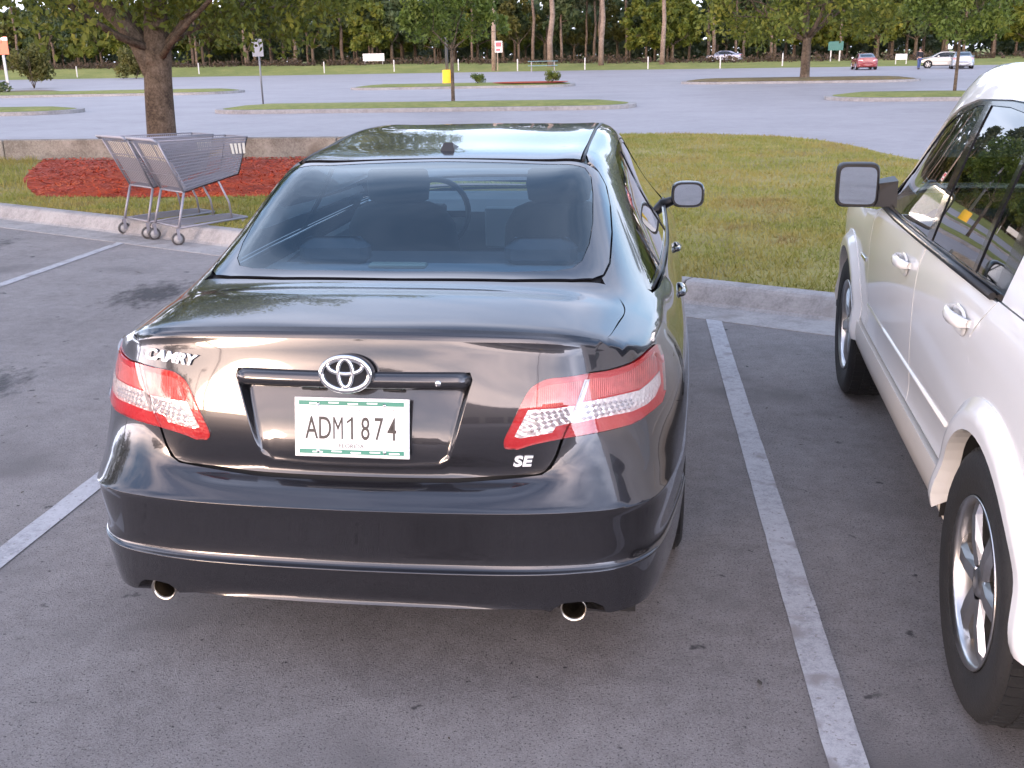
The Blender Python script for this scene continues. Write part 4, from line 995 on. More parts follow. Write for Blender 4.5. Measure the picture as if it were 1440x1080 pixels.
    clear_o = [(0.6, 0.139, 0.84), (0.656, 0.171, 0.842), (0.709, 0.217, 0.841), (0.747, 0.26, 0.838), (0.776, 0.308, 0.849), (0.801, 0.367, 0.862), (0.805, 0.35, 0.831), (0.789, 0.306, 0.806), (0.768, 0.269, 0.796), (0.729, 0.219, 0.791), (0.657, 0.158, 0.795), (0.582, 0.12, 0.789)]
    clear_i = [(0.465, 0.102, 0.828), (0.532, 0.115, 0.83), (0.583, 0.13, 0.833), (0.571, 0.117, 0.79), (0.536, 0.107, 0.783), (0.527, 0.102, 0.768), (0.445, 0.087, 0.755), (0.43, 0.086, 0.76)]
    pink_o = [(0.62, 0.163, 0.898), (0.67, 0.197, 0.892), (0.719, 0.248, 0.894), (0.769, 0.335, 0.907), (0.789, 0.394, 0.908), (0.796, 0.361, 0.868), (0.751, 0.268, 0.843), (0.708, 0.218, 0.845), (0.656, 0.172, 0.847), (0.605, 0.142, 0.843)]
    pink_i = [(0.482, 0.116, 0.877), (0.512, 0.124, 0.889), (0.601, 0.152, 0.896), (0.587, 0.133, 0.838), (0.532, 0.116, 0.834), (0.468, 0.103, 0.832)]
    for sd in (1, -1):
        f = (lambda L: L) if sd > 0 else mir
        lo = panel('tail_light', SM, B, f(cr(otop, 3) + cr(oedge, 2) + cr(obot, 3)), M['lens_deep'], R_, sp=.02 * sp, inset=.0015, off=.001, flange=.008)
        panel('red_lens', SM, B, f(pink_o), M['lens_pink'], lo, sp=.02 * sp, off=.0022, flange=.002)
        c_ = panel('clear_lens', SM, B, f(clear_o), M['lens_clear'], lo, sp=.02 * sp, off=.0030, flange=.002)
        li = panel('tail_light', SM, B, f(cr(itop, 3)[:-1] + cr(ibot, 3)), M['lens_deep'], R_, sp=.02 * sp, inset=.0015, off=.001, flange=.008)
        panel('red_lens', SM, B, f(pink_i), M['lens_pink'], li, sp=.02 * sp, off=.0022, flange=.002)
        ci = panel('clear_lens', SM, B, f(clear_i), M['lens_clear'], li, sp=.02 * sp, off=.0030, flange=.002)
        panel('outer_lens', SM, B, f(cr(otop, 3) + cr(oedge, 2) + cr(obot, 3)), M['lens_shell'], lo, sp=.02 * sp, inset=.0012, off=.0085, flange=.009)
        panel('outer_lens', SM, B, f(cr(itop, 3)[:-1] + cr(ibot, 3)), M['lens_shell'], li, sp=.02 * sp, inset=.0012, off=.0085, flange=.009)
        if detail:
            panel('divider', SM, B, f([(0.62, 0.163, 0.897), (0.607, 0.156, 0.897), (0.57, 0.117, 0.793), (0.585, 0.121, 0.789)]), M['lens_grey'], li, sp=.02, off=.0050, flange=.002)
            for (ln, c0, c1, c2, c3, nu, nv) in ((c_, (0.611, 0.142, 0.835), (0.732, 0.236, 0.824), (0.601, 0.127, 0.791), (0.729, 0.222, 0.799), 9, 3), (ci, (0.483, 0.104, 0.824), (0.574, 0.126, 0.827), (0.457, 0.09, 0.763), (0.567, 0.116, 0.794), 6, 4)):
                d = MB()
                for a in range(nu):
                    for b_ in range(nv):
                        u = (a + .5 + (.25 if b_ % 2 else -.25)) / nu; v = (b_ + .5) / nv
                        q = [(c0[i] * (1 - u) + c1[i] * u) * (1 - v) + (c2[i] * (1 - u) + c3[i] * u) * v for i in range(3)]
                        q[0] *= sd
                        uu, vv = B.to2(q); h = SM.hit(*B.ray(uu, vv))
                        if h is None: continue
                        Pp, nn = h; nn = Vector(nn); tx = Vector((0, 0, 1)).cross(nn).normalized(); ty = nn.cross(tx)
                        cc = Vector(Pp) + nn * .0035
                        ring = [cc + tx * .0078 * math.cos(2 * PI * k / 4) + ty * .0062 * math.sin(2 * PI * k / 4) for k in range(4)]
                        d.add(ring + [cc + nn * .0030], [(k, (k + 1) % 4, 4) for k in range(4)], False)
                d.build('reflector', M['lens_dot'], ln)
    # ---- flanks
    for sd in (1, -1):
        f = (lambda L: L) if sd > 0 else mir
        Y = ChY(sd); S_ = ChS(sd)
        yz = lambda L: [(sd * .85, y, z) for y, z in L]
        rearch = arch(1.08, .335, .368, 128.5, 21)
        dlo_top = [(.865, .985), (1.05, 1.042), (1.30, 1.115), (1.46, 1.165), (1.66, 1.255), (1.86, 1.318), (2.1, 1.338), (2.45, 1.338), (2.75, 1.315), (2.95, 1.262), (3.15, 1.16), (3.36, 1.02), (3.42, .965)]
        belt = [(3.42, .952), (2.8, .957), (1.8, .962), (1.3, .966), (1.0, .970), (.90, .974)]
        def s2(L):      # side points (y, z) to the flank chart, by a straight look from the side
            out = []
            for y, z in L:
                h = SM.hit(*S_.ray(y, z)); out.append(tuple(h[0]) if h else (sd * .8, y, z))
            return out
        # quarter panel with C pillar and roof rail
        rail = [(.538, 1.375), (.525, 1.45), (.522, 1.7), (.525, 2.1), (.525, 2.5), (.52, 2.86)]
        def vtop(L): return [tuple(SM.hit((sd * x, y, 4), (0, 0, -1))[0]) for x, y in L]
        q = f(side[::-1][0:0])
        lidedge = f([tuple(p) for p in cr([(.640, .660, 1.047), (.668, .635, 1.03), (.692, .575, 1.002), (.700, .498, .994), (.686, .395, .9905), (.672, .28, .9895), (0.656, 0.207, 0.987), (0.635, 0.184, 0.945), (0.618, 0.166, 0.913)], 4)])
        lighttop = f(cr(otop, 3)[1:] + oedge + [(.815, .330, .788)])
        bseam = [(.84, .45, .745), (.87, .62, .70), (.885, .76, .655)]
        archp = s2([(y, z) for y, z in rearch])
        doorrear = s2([(1.395, .52), (1.33, .66), (1.27, .80), (1.235, .92), (1.225, .958)])
        glassedge = vtop([(.58, 1.336), (.608, 1.29), (.628, 1.18), (.642, 1.01), (.644, .81), (.630, .715), (.622, .692)])
        apil = vtop([(.545, 2.9), (.60, 3.1), (.68, 3.42), (.72, 3.62)])
        outl = lidedge + lighttop + f(bseam) + archp + doorrear + s2([(1.0, .962), (.87, .972)][::1]) + s2(dlo_top) + s2([(3.5, .955)]) + apil[::-1] + vtop(rail[::-1]) + glassedge
        panel('quarter_panel', SM, Y, outl, P_, R_, sp=.032 * sp, inset=.002)
        # doors below the belt
        sill = .262
        rd = s2([(1.395, .52), (1.33, .66), (1.27, .80), (1.235, .92), (1.225, .958)]) + s2([(1.8, .954), (2.17, .951)]) + s2([(2.19, .8), (2.20, .6), (2.20, sill)]) + s2([(1.9, sill), (1.47, sill)]) + s2(arch(1.08, .335, .368, -8, 21, 4))
        panel('rear_door', SM, S_, rd, P_, R_, sp=.045 * sp, inset=.0025)
        fd = s2([(2.17, .951), (2.8, .949), (3.38, .945)]) + s2([(3.40, .85), (3.40, .6), (3.42, sill)]) + s2([(2.8, sill), (2.20, sill)]) + s2([(2.20, .6), (2.19, .8)])
        panel('front_door', SM, S_, fd, P_, R_, sp=.05 * sp, inset=.0025)
        ff = s2([(3.38, .945), (3.6, .925)]) + s2([(3.9, .84), (4.3, .74), (4.45, .68)]) + s2([(4.45, .5), (4.33, .45)]) + s2(arch(3.86, .335, .368, 20, 169, 14)) + s2([(3.47, sill), (3.42, sill)]) + s2([(3.40, .6), (3.40, .85)])
        panel('front_fender', SM, S_, ff, P_, R_, sp=.05 * sp, inset=.0025)
        # side windows: black frame with three panes
        dlo = dlo_top + belt
        holes3 = [[(.95, .985), (1.06, 1.030), (1.30, 1.098), (1.36, 1.11), (1.32, .982)],
                  [(1.36, .982), (1.40, 1.125), (1.48, 1.155), (1.67, 1.238), (1.86, 1.298), (2.14, 1.312), (2.16, .974)],
                  [(2.24, .972), (2.22, 1.315), (2.45, 1.317), (2.73, 1.297), (2.92, 1.248), (3.12, 1.145), (3.28, 1.03), (3.33, .966)]]
        fr = panel('window_frame', SM, Y, s2(dlo), M['black_gloss'], R_, sp=.04 * sp, inset=.002, off=-.002, flange=.006, holes=[[Y.to2(p) for p in s2(h)] for h in holes3])
        for h in holes3:
            panel('side_window', SM, Y, s2(h), M['glass_side'], R_, sp=.06 * sp, off=-.006, flange=0)
        if detail:
            b_ = MB(); pts = [Vector(p) + Vector((sd * .002, 0, 0)) for p in s2([(.93, .974), (1.3, .964), (1.8, .960), (2.4, .957), (3.0, .954), (3.36, .950)])]
            b_.tube([p - Vector((sd * .004, 0, 0)) for p in pts], .005, 6); b_.build('belt_moulding', M['black_plastic'], R_)
        # door handles
        for hy, hz in ((1.38, .872), (2.33, .862)):
            h = SM.hit(*S_.ray(hy, hz)); c = Vector(h[0]); k = MB()
            pts = [c + Vector((sd * dx, dy, dz)) for dx, dy, dz in ((-.005, -.10, .004), (.010, -.085, .004), (.019, 0, 0), (.012, .085, -.004), (-.005, .10, -.004))]
            k.tube(cr(pts, 4), [.009, .010, .010, .011, .011, .012, .012, .012, .012, .012, .012, .012, .011, .011, .010, .010, .009], 8)
            k.build('door_handle', P_, R_)
        # door mirror
        mo = link(bpy.data.objects.new('door_mirror', None)); mo.parent = R_; mo.location = (sd * .86, 3.02, .985)
        k = MB(); rings = []
        for (yy, sc) in ((-.055, .93), (-.045, 1.0), (.0, 1.0), (.05, .9), (.09, .68), (.11, .35)):
            rings.append([(sd * (.085 + .084 * sc * (abs(math.cos(t)) ** .55) * (1 if math.cos(t) > 0 else -1)), yy, .03 + .066 * sc * (abs(math.sin(t)) ** .6) * (1 if math.sin(t) > 0 else -1)) for t in [2 * PI * i / 28 for i in range(28)]])
        VV = [p for r in rings for p in r]; n = 28
        FF = [(i * n + j, i * n + (j + 1) % n, (i + 1) * n + (j + 1) % n, (i + 1) * n + j) for i in range(5) for j in range(n)] + [tuple(range(5 * n, 6 * n))]
        k.add(VV, FF, True); hs = k.build('mirror_housing', P_, mo)
        k = MB(); k.add([(p[0], -.050, p[2]) for p in rings[0]], [tuple(range(n))]); k.build('mirror_backing', M['black_plastic'], mo)
        k = MB(); k.add([(sd * .085 + (p[0] - sd * .085) * .88, -.0535, .03 + (p[2] - .03) * .86) for p in rings[0]], [tuple(range(n))]); k.build('mirror_glass', M['mirror'], mo)
        k = MB(); k.tube([(-sd * .06, .03, -.035), (sd * .0, .02, -.012), (sd * .05, .015, .005)], [.030, .024, .022], 8); k.build('mirror_arm', M['black_plastic'], mo)
        # wheel well liner
        for cy in (1.08, 3.86):
            k = MB(); k.lathe([(.376, sd * .60), (.376, sd * .885)], c=(0, cy, .335), axis='X', n=32); k.lathe([(0, sd * .60), (.376, sd * .60)], c=(0, cy, .335), axis='X', n=32)
            V2 = k.v; k.f = [q for q in k.f if sum(V2[i][2] for i in q) / len(q) > .16]; k.m = [0] * len(k.f); k.s = [True] * len(k.f)
            k.build('wheel_well', M['dark_inside'], R_, fix=False)
            make_wheel(R_, (sd * .79, cy, .329), sd, .329, .215, .222, 10 if detail else 6, rnd=.2)
    # ---- rear bumper
    NX = .085
    bot = [(0, .003, .273), (.25, .009, .273), (.44, .03, .270), (.515, .045, .264), (.535, .045, .285), (.56, .045, .300), (.60, .05, .304), (.64, .06, .300), (.665, .07, .285), (.68, .08, .250), (.72, .105, .240), (.79, .20, .237), (.85, .45, .240), (.872, .60, .243), (.88, .727, .247)]
    wa = [(.89, y, z) for y, z in arch(1.08, .335, .368, 194, 128.5, 12)]
    half = bot + wa + [(.885, .76, .655), (.87, .62, .70), (.84, .45, .745), (.826, .355, .789)] + obot[0:5] + [(.557, .105, .752), (.541, .098, .708), (.518, .098, .669), (.494, .095, .652), (.444, .091, .644), (.365, .082, .637), (.28, .073, .631), (.14, .068, .629), (0, .067, .628)]
    full = half + mir(half[-2:0:-1])
    bex = []
    if detail:
        rr = SM.rows[4:15]; lines_ = []
        for i, r in enumerate(rr):
            lines_.append(r)
            if i + 1 < len(rr):
                for t in ((.25, .5, .75) if abs(r[0][2] - rr[i + 1][0][2]) > .03 else (.5,)):
                    lines_.append([tuple(a * (1 - t) + b * t for a, b in zip(p, q)) for p, q in zip(r, rr[i + 1])])
        for r in lines_:
            for p in resample(cr(r, 8), .014, closed=False):
                bex.append(B.to2(p)); bex.append(B.to2((-p[0], p[1], p[2])))
    panel('rear_bumper', SM, B, full, P_, R_, sp=(.5 if detail else .03) * sp, inset=.0015, flange=.035, extra=bex, bsp=.012)
    # ---- roof, windscreen, bonnet, nose
    rt = [(-.514, 1.375), (0, 1.385), (.514, 1.375), (.516, 1.7), (.518, 2.1), (.518, 2.5), (.512, 2.86), (0, 2.90), (-.512, 2.86), (-.518, 2.5), (-.518, 2.1), (-.516, 1.7)]
    panel('roof', SM, V_, None, P_, R_, sp=.05 * sp, inset=.004, outline2d=[(x, y - .012 if y < 1.5 else y) for x, y in rt], flange=.01)
    for sd in (1, -1):
        k = MB(); pts = []
        for y in np.linspace(1.37, 2.85, 16):
            h = SM.hit((sd * .5205, y, 4), (0, 0, -1)); pts.append(Vector(h[0]) + Vector((0, 0, -.004)))
        k.tube(pts, .0065, 6); k.build('roof_moulding', M['black_plastic'], R_)
    k = MB(); k.add([(-.5, 1.38, 1.315), (.5, 1.38, 1.315), (.5, 2.85, 1.30), (-.5, 2.85, 1.30)], [(0, 1, 2, 3)]); k.build('headliner', M['trim_grey'], R_)
    ws = [(-.52, 2.915), (0, 2.945), (.52, 2.915), (.60, 3.12), (.68, 3.44), (.71, 3.60), (0, 3.70), (-.71, 3.60), (-.68, 3.44), (-.60, 3.12)]
    panel('windscreen', SM, V_, None, M['glass_clear'], R_, sp=.08 * sp, inset=.003, outline2d=ws, flange=0)
    hd = [(-.73, 3.66), (0, 3.74), (.73, 3.66), (.70, 4.2), (.62, 4.5), (0, 4.62), (-.62, 4.5), (-.70, 4.2)]
    panel('hood', SM, V_, None, P_, R_, sp=.07 * sp, inset=.003, outline2d=hd)
    class ChF:
        def to2(s, p): return (math.atan2(p[0], p[1] - 3.6) * .9, p[2])
        def ray(s, u, v): t = u / .9; return (0, 3.6, v), (math.sin(t), math.cos(t), 0)
    panel('front_bumper', SM, ChF(), None, P_, R_, sp=.06 * sp, inset=.002, outline2d=[(-.66, .25), (.66, .25), (.66, .68), (.35, .74), (-.35, .74), (-.66, .68)])
    # ---- underbody
    k = MB(); k.box((0, 2.3, .23), (1.5, 4.2, .06)); k.build('underbody', M['dark_inside'], R_)
    k = MB(); k.tube([(-.72, .22, .34), (.72, .22, .34)], .07, 8); k.build('crash_beam', M['dark_inside'], R_)
    # ---- exhaust tips
    for sd in (1, -1):
        k = MB(); k.lathe([(.032, -.03), (.036, -.055), (.037, -.06), (.0345, -.062), (.030, -.05), (.029, .10)], c=(sd * .585, .125, .274), axis='Y', n=28)
        k.lathe([(.036, -.055), (.036, .30)], c=(sd * .585, .125, .274), axis='Y', n=28)
        e = k.build('exhaust_tip', M['steel'], R_)
        k = MB(); k.lathe([(0, .06), (.0285, .06)], c=(sd * .585, .125, .274), axis='Y', n=20); k.build('exhaust_bore', M['dark_inside'], e)
    return lid
def sedan_details(SM, R_, lid):
    Rr = ChR()
    # ---- licence plate in its recess
    pl = link(bpy.data.objects.new('licence_plate', None)); pl.parent = R_
    pb, pt = Vector((0, .051, .703)), Vector((0, .082, .851))
    up = (pt - pb).normalized(); nrm = Vector((0, -up.z, up.y)).normalized()
    c = (pb + pt) / 2
    R3 = Matrix((Vector((1, 0, 0)), up, nrm)).transposed()
    pl.matrix_local = Matrix.Translation(c) @ R3.to_4x4()
    k = MB(); k.box((0, 0, 0), (.305, .152, .003), bev=.0012); k.build('plate_blank', M['plate_white'], pl)
    k = MB(); k.box((0, 0, -.004), (.311, .158, .004), bev=.0015); k.build('plate_frame', M['plate_white'], pl)
    for yy in (.0655, -.0640):
        k = MB(); k.box((0, yy, .0022), (.284, .0115, .0012)); st = k.build('plate_strip', M['plate_green'], pl)
        for i in range(5 if yy < 0 else 4):
            k = MB(); k.box(((i - 2) * .052 + (.012 if yy > 0 else .03) * .4, yy + (.001 if i % 2 else -.001), .0030), (.028, .0035, .0006)); k.build('strip_lettering', M['plate_white'], st)
    for i, ch in enumerate('ADM1874'):
        t = text_mesh('plate_character', ch, .086, .0007, M['plate_ink'], pl, sx=.60 if ch != 'M' else .48, bevel=.0004 if ch != 'M' else 0)
        if ch == '1':
            kk = MB(); kk.box((-.0075, .0235, .0), (.0165, .0052, .0014), Matrix.Rotation(math.radians(38), 3, 'Z')); fl = kk.build('plate_character', M['plate_ink'], pl); fl.location = (-.108 + i * .0360 + .002, -.004, .0022)
        t.location = (-.108 + i * .0360 + (.002 if i > 2 else 0), -.004, .0022)
    t = text_mesh('plate_state_name', 'FLORIDA', .016, .0005, M['plate_ink'], pl, sx=1.05); t.location = (.0, -.0485, .0021)
    for i in range(6):
        k = MB(); k.box((.022 + i * .0185, .047 + (.003 if i % 2 else 0), .002), (.0035, .0022, .0006)); k.build('plate_fine_print', M['plate_ink'], pl)
    for sx in (-1, 1):
        for sy in (-1, 1):
            k = MB(); k.lathe([(.005, .0), (.005, .003), (.0, .0042)], c=(sx * .09, sy * .062, .0015), n=10); k.build('plate_screw', M['chrome'], pl)
    # ---- grab bar above the plate
    k = MB(); sec = []; xs = np.linspace(-.316, .316, 41)
    for x in xs:
        e = 1 - abs(x) / .316; tip = min(1, (e / .06)) ** .5 if e < .06 else 1
        y0 = .079 + .16 * x * x; hh = .5 + .5 * tip
        zc = .904
        pts = [(y0 + .045, .0), (y0 + .020, .0225), (y0 - .002, .0215), (y0 - .012, .014), (y0 - .016, -.004), (y0 - .012, -.0175), (y0 + .002, -.022), (y0 + .045, -.024)]
        sec.append([(x, yy * (1) + (1 - tip) * .014, zc + zz * hh) for yy, zz in pts])
    n = 8; V = [p for s in sec for p in s]
    F = [(i * n + j, i * n + j + 1, (i + 1) * n + j + 1, (i + 1) * n + j) for i in range(len(xs) - 1) for j in range(n - 1)] + [tuple(range(n)), tuple(range(len(V) - n, len(V)))]
    k.add(V, F, True); gb = k.build('garnish_bar', M['paint'], R_)
    k = MB(); k.lathe([(.0, -.002), (.0075, -.002), (.0085, .004), (.0085, .02)], c=(.236, .071, .903), axis='Y', n=14); k.build('bar_glint', M['chrome'], gb)  # added chrome stud stands in for a light reflection on the bar
    for s in (-1, 1):
        k = MB(); k.box((s * .11, .098, .8765), (.05, .02, .008), bev=.002); k.build('plate_lamp', M['black_plastic'], gb)
    # ---- badge
    em = link(bpy.data.objects.new('emblem', None)); em.parent = R_
    nrm = Vector((0, -.985, .14)).normalized(); place_on(em, (-.003, .058, .9285), nrm)
    def ringtube(cx, cy, a, b, r, name, zz=.004, a0=0, a1=2 * PI, mat='chrome', flat=.55):
        k = MB(); m = 44; pts = [(cx + a * math.cos(a0 + (a1 - a0) * i / m), cy + b * math.sin(a0 + (a1 - a0) * i / m), zz) for i in range(m + 1)]
        k.tube(pts, r, 8, cap=False)
        k.v = [(x, y, zz + (z - zz) * flat) for x, y, z in k.v]
        return k.build(name, M[mat], em)
    k = MB(); k.prism(ellipse(0, 0, .068, .0465, 40), -.004, .001, 'XY'); k.build('emblem_back', M['black_gloss'], em)
    ringtube(0, 0, .0645, .0435, .0075, 'outer_ring')
    ringtube(0, .0195, .046, .0195, .0062, 'cross_ring')
    ringtube(0, .002, .0190, .0365, .0058, 'upright_ring', .0046)
    k = MB(); k.prism(ellipse(0, 0, .073, .051, 40), -.02, -.003, 'XY'); k.build('emblem_seat', M['paint'], em)
    # ---- badges in letters
    t = text_mesh('model_lettering', 'CAMRY', .040, .0022, M['badge'], R_, shear=.28, sx=1.18, bevel=.0013)
    h = SM.hit((-.520, -3, .940), (0, 1, 0)); place_on(t, h[0] + h[1] * .0025, h[1], roll=math.radians(-3.0))
    t = text_mesh('trim_lettering', 'SE', .040, .0022, M['badge'], R_, shear=.22, sx=1.25, bevel=.0013)
    h = SM.hit((.448, -3, .6905), (0, 1, 0)); place_on(t, h[0] + h[1] * .0025, h[1], roll=math.radians(2))
    # ---- aerial on the roof
    h = SM.hit((0, 1.56, 4), (0, 0, -1)); z = h[0][2]
    k = MB(); k.add([(-.028, 1.50, z - .006), (.028, 1.50, z - .006), (.028, 1.62, z), (-.028, 1.62, z), (-.017, 1.52, z + .026), (.017, 1.52, z + .026), (.011, 1.60, z + .012), (-.011, 1.60, z + .012)], [(0, 1, 5, 4), (1, 2, 6, 5), (2, 3, 7, 6), (3, 0, 4, 7), (4, 5, 6, 7)])
    k.build('roof_aerial', M['black_plastic'], R_)
    # ---- cabin
    for sx in (-1, 1):
        st = link(bpy.data.objects.new('front_seat', None)); st.parent = R_; st.location = (sx * .36, 2.25, 0)
        k = MB(); rings = []
        for (zz, w, d, yo) in ((.45, .25, .10, .10), (.60, .26, .10, .05), (.80, .26, .095, .0), (.98, .245, .085, -.05), (1.06, .20, .07, -.075), (1.085, .14, .05, -.08)):
            rings.append([(w * (abs(math.cos(t)) ** .5) * (1 if math.cos(t) > 0 else -1), yo + d * (abs(math.sin(t)) ** .7) * (1 if math.sin(t) > 0 else -1), zz) for t in [2 * PI * i / 24 for i in range(24)]])
        V = [p for r in rings for p in r]; k.add(V, [(i * 24 + j, i * 24 + (j + 1) % 24, (i + 1) * 24 + (j + 1) % 24, (i + 1) * 24 + j) for i in range(5) for j in range(24)] + [tuple(range(120, 144))], True)
        k.build('backrest', M['seat'], st)
        k = MB(); rings = []
        for (zz, w, d) in ((1.085, .105, .035), (1.10, .135, .05), (1.17, .145, .058), (1.225, .135, .05), (1.245, .10, .03)):
            rings.append([(w * (abs(math.cos(t)) ** .55) * (1 if math.cos(t) > 0 else -1), -.085 + d * math.sin(t), zz) for t in [2 * PI * i / 20 for i in range(20)]])
        V = [p for r in rings for p in r]; k.add(V, [(i * 20 + j, i * 20 + (j + 1) % 20, (i + 1) * 20 + (j + 1) % 20, (i + 1) * 20 + j) for i in range(4) for j in range(20)] + [tuple(range(80, 100))], True)
        k.build('headrest', M['seat'], st)
        k = MB(); k.box((0, .30, .40), (.50, .52, .16), bev=.05); k.build('seat_cushion', M['seat'], st)
    k = MB(); k.box((0, 1.36, .70), (1.30, .16, .62), Matrix.Rotation(math.radians(-22), 3, 'X'), bev=.06); rs = k.build('rear_seat', M['seat'], R_)
    for sx in (-.38, .38):
        k = MB(); k.box((sx, 1.24, 1.03), (.26, .09, .11), bev=.035); k.build('headrest', M['seat'], rs)
    k = MB(); k.box((0, .95, .975), (1.24, .60, .03), bev=.01); ps = k.build('parcel_shelf', M['trim_grey'], R_)
    k = MB(); k.box((-.02, .735, 1.080), (.185, .04, .016), bev=.005); k.build('stop_lamp', M['stop_bar'], R_)
    # dashboard, console and wheel
    k = MB(); sec = [(3.70, .90), (3.55, .965), (3.30, .985), (3.18, .965), (3.10, .91), (3.12, .80), (3.20, .62), (3.6, .6)]
    k.prism(sec, -.66, .66, 'YZ'); k.build('dashboard', M['trim_grey'], R_)
    k = MB(); k.box((0, 3.085, .83), (.24, .03, .22), bev=.01); k.build('centre_console', M['seat_grey'], R_)
    k = MB(); k.box((0, 2.7, .50), (.20, .9, .22), bev=.03); k.build('centre_tunnel', M['trim_grey'], R_)
    sw = link(bpy.data.objects.new('steering_wheel', None)); sw.parent = R_; sw.location = (-.36, 2.88, .93); sw.rotation_euler = (math.radians(65), 0, 0)
    k = MB(); k.tube([(.185 * math.cos(t), .185 * math.sin(t), 0) for t in [2 * PI * i / 32 for i in range(33)]], .015, 8, cap=False); k.build('wheel_rim', M['black_plastic'], sw)
    k = MB(); k.box((0, 0, 0), (.14, .11, .04), bev=.02); k.box((0, 0, 0), (.35, .03, .015)); k.build('wheel_hub', M['black_plastic'], sw)
    for s in (-1, 1):
        k = MB(); k.box((s * .74, 2.3, .55), (.05, 2.2, .72)); k.build('door_card', M['trim_grey'], R_)
    k = MB(); k.box((0, 2.2, .30), (1.4, 3.0, .04)); k.build('cabin_floor', M['dark_inside'], R_)
    k = MB(); k.box((0, 2.96, 1.24), (.20, .03, .06), bev=.015); k.build('rear_view_mirror', M['black_plastic'], R_)
# ---------------------------------------------------------------- white SUV (own frame: rear axle at y=0)
def suv_master():
    ys = [-.80, -.55, -.25, .10, .45, .85, 1.25, 1.60, 1.95, 2.35, 2.80, 3.20, 3.52]
    def sec(zr, xr, zb, xb, crown=.04, zm=None):
        return [(0, zr), (.30, zr - .008), (xr - .10, zr - crown * .6), (xr, zr - crown - .025), ((xr + xb) / 2 + .012, zm or (zr - crown + zb) / 2), (xb, zb)]
    secs = [sec(1.63, .65, 1.06, .835), sec(1.655, .67, 1.06, .85), sec(1.667, .68, 1.058, .86), sec(1.677, .685, 1.055, .865), sec(1.682, .688, 1.05, .868), sec(1.682, .688, 1.045, .87),
            sec(1.672, .686, 1.04, .872), sec(1.625, .68, 1.035, .872, .05), sec(1.40, .70, 1.03, .872, .05), sec(1.115, .72, 1.01, .868, .02), sec(1.075, .66, .985, .86, .02), sec(1.03, .62, .95, .845, .02), sec(.95, .55, .88, .79, .02)]
    top = [[(x, y + (-.03 * (k == 0) if i == 0 else 0) + (.05 if (i == 0 and k >= 3) else 0), z) for k, (x, z) in enumerate(s)] for i, (y, s) in enumerate(zip(ys, secs))]
    zs = [1.0, .90, .76, .63, .55, .47, .40, .33]
    dx = [.012, .020, .018, .012, .004, .016, .012, -.02]
    ring = []
    K = 5; Nn = len(ys) - 1
    for l in range(8):
        row = []
        for k in range(K + 1):
            t = top[0][k]; f = min(1, (l + 1) / 5)
            zz = t[2] + (zs[l] - t[2]) * (f if k < 4 else 1) if l < 5 else zs[l]
            row.append((t[0] * (1 + .02 * l) if k else 0, -.83 - .035 * min(l, 3) + (.03 if k == 5 else 0), min(zz, t[2] - .04 * (l + 1)) if l < 5 else zz))
        for n in range(1, Nn + 1):
            t = top[n][K]; z = min(zs[l], t[2] - .035 * (l + 1)) if l < 4 else zs[l]
            row.append((t[0] + dx[l], t[1] + (.03 * min(l, 3) if n == Nn else 0), z))
        for k in range(K - 1, -1, -1):
            t = top[Nn][k]; z = min(zs[l], t[2] - .035 * (l + 1)) if l < 4 else zs[l]
            row.append((t[0] * 1.08 if k else 0, t[1] + .06 + .03 * min(l, 3), z))
        ring.append(row)
    return Master(top, ring, 3, 2)
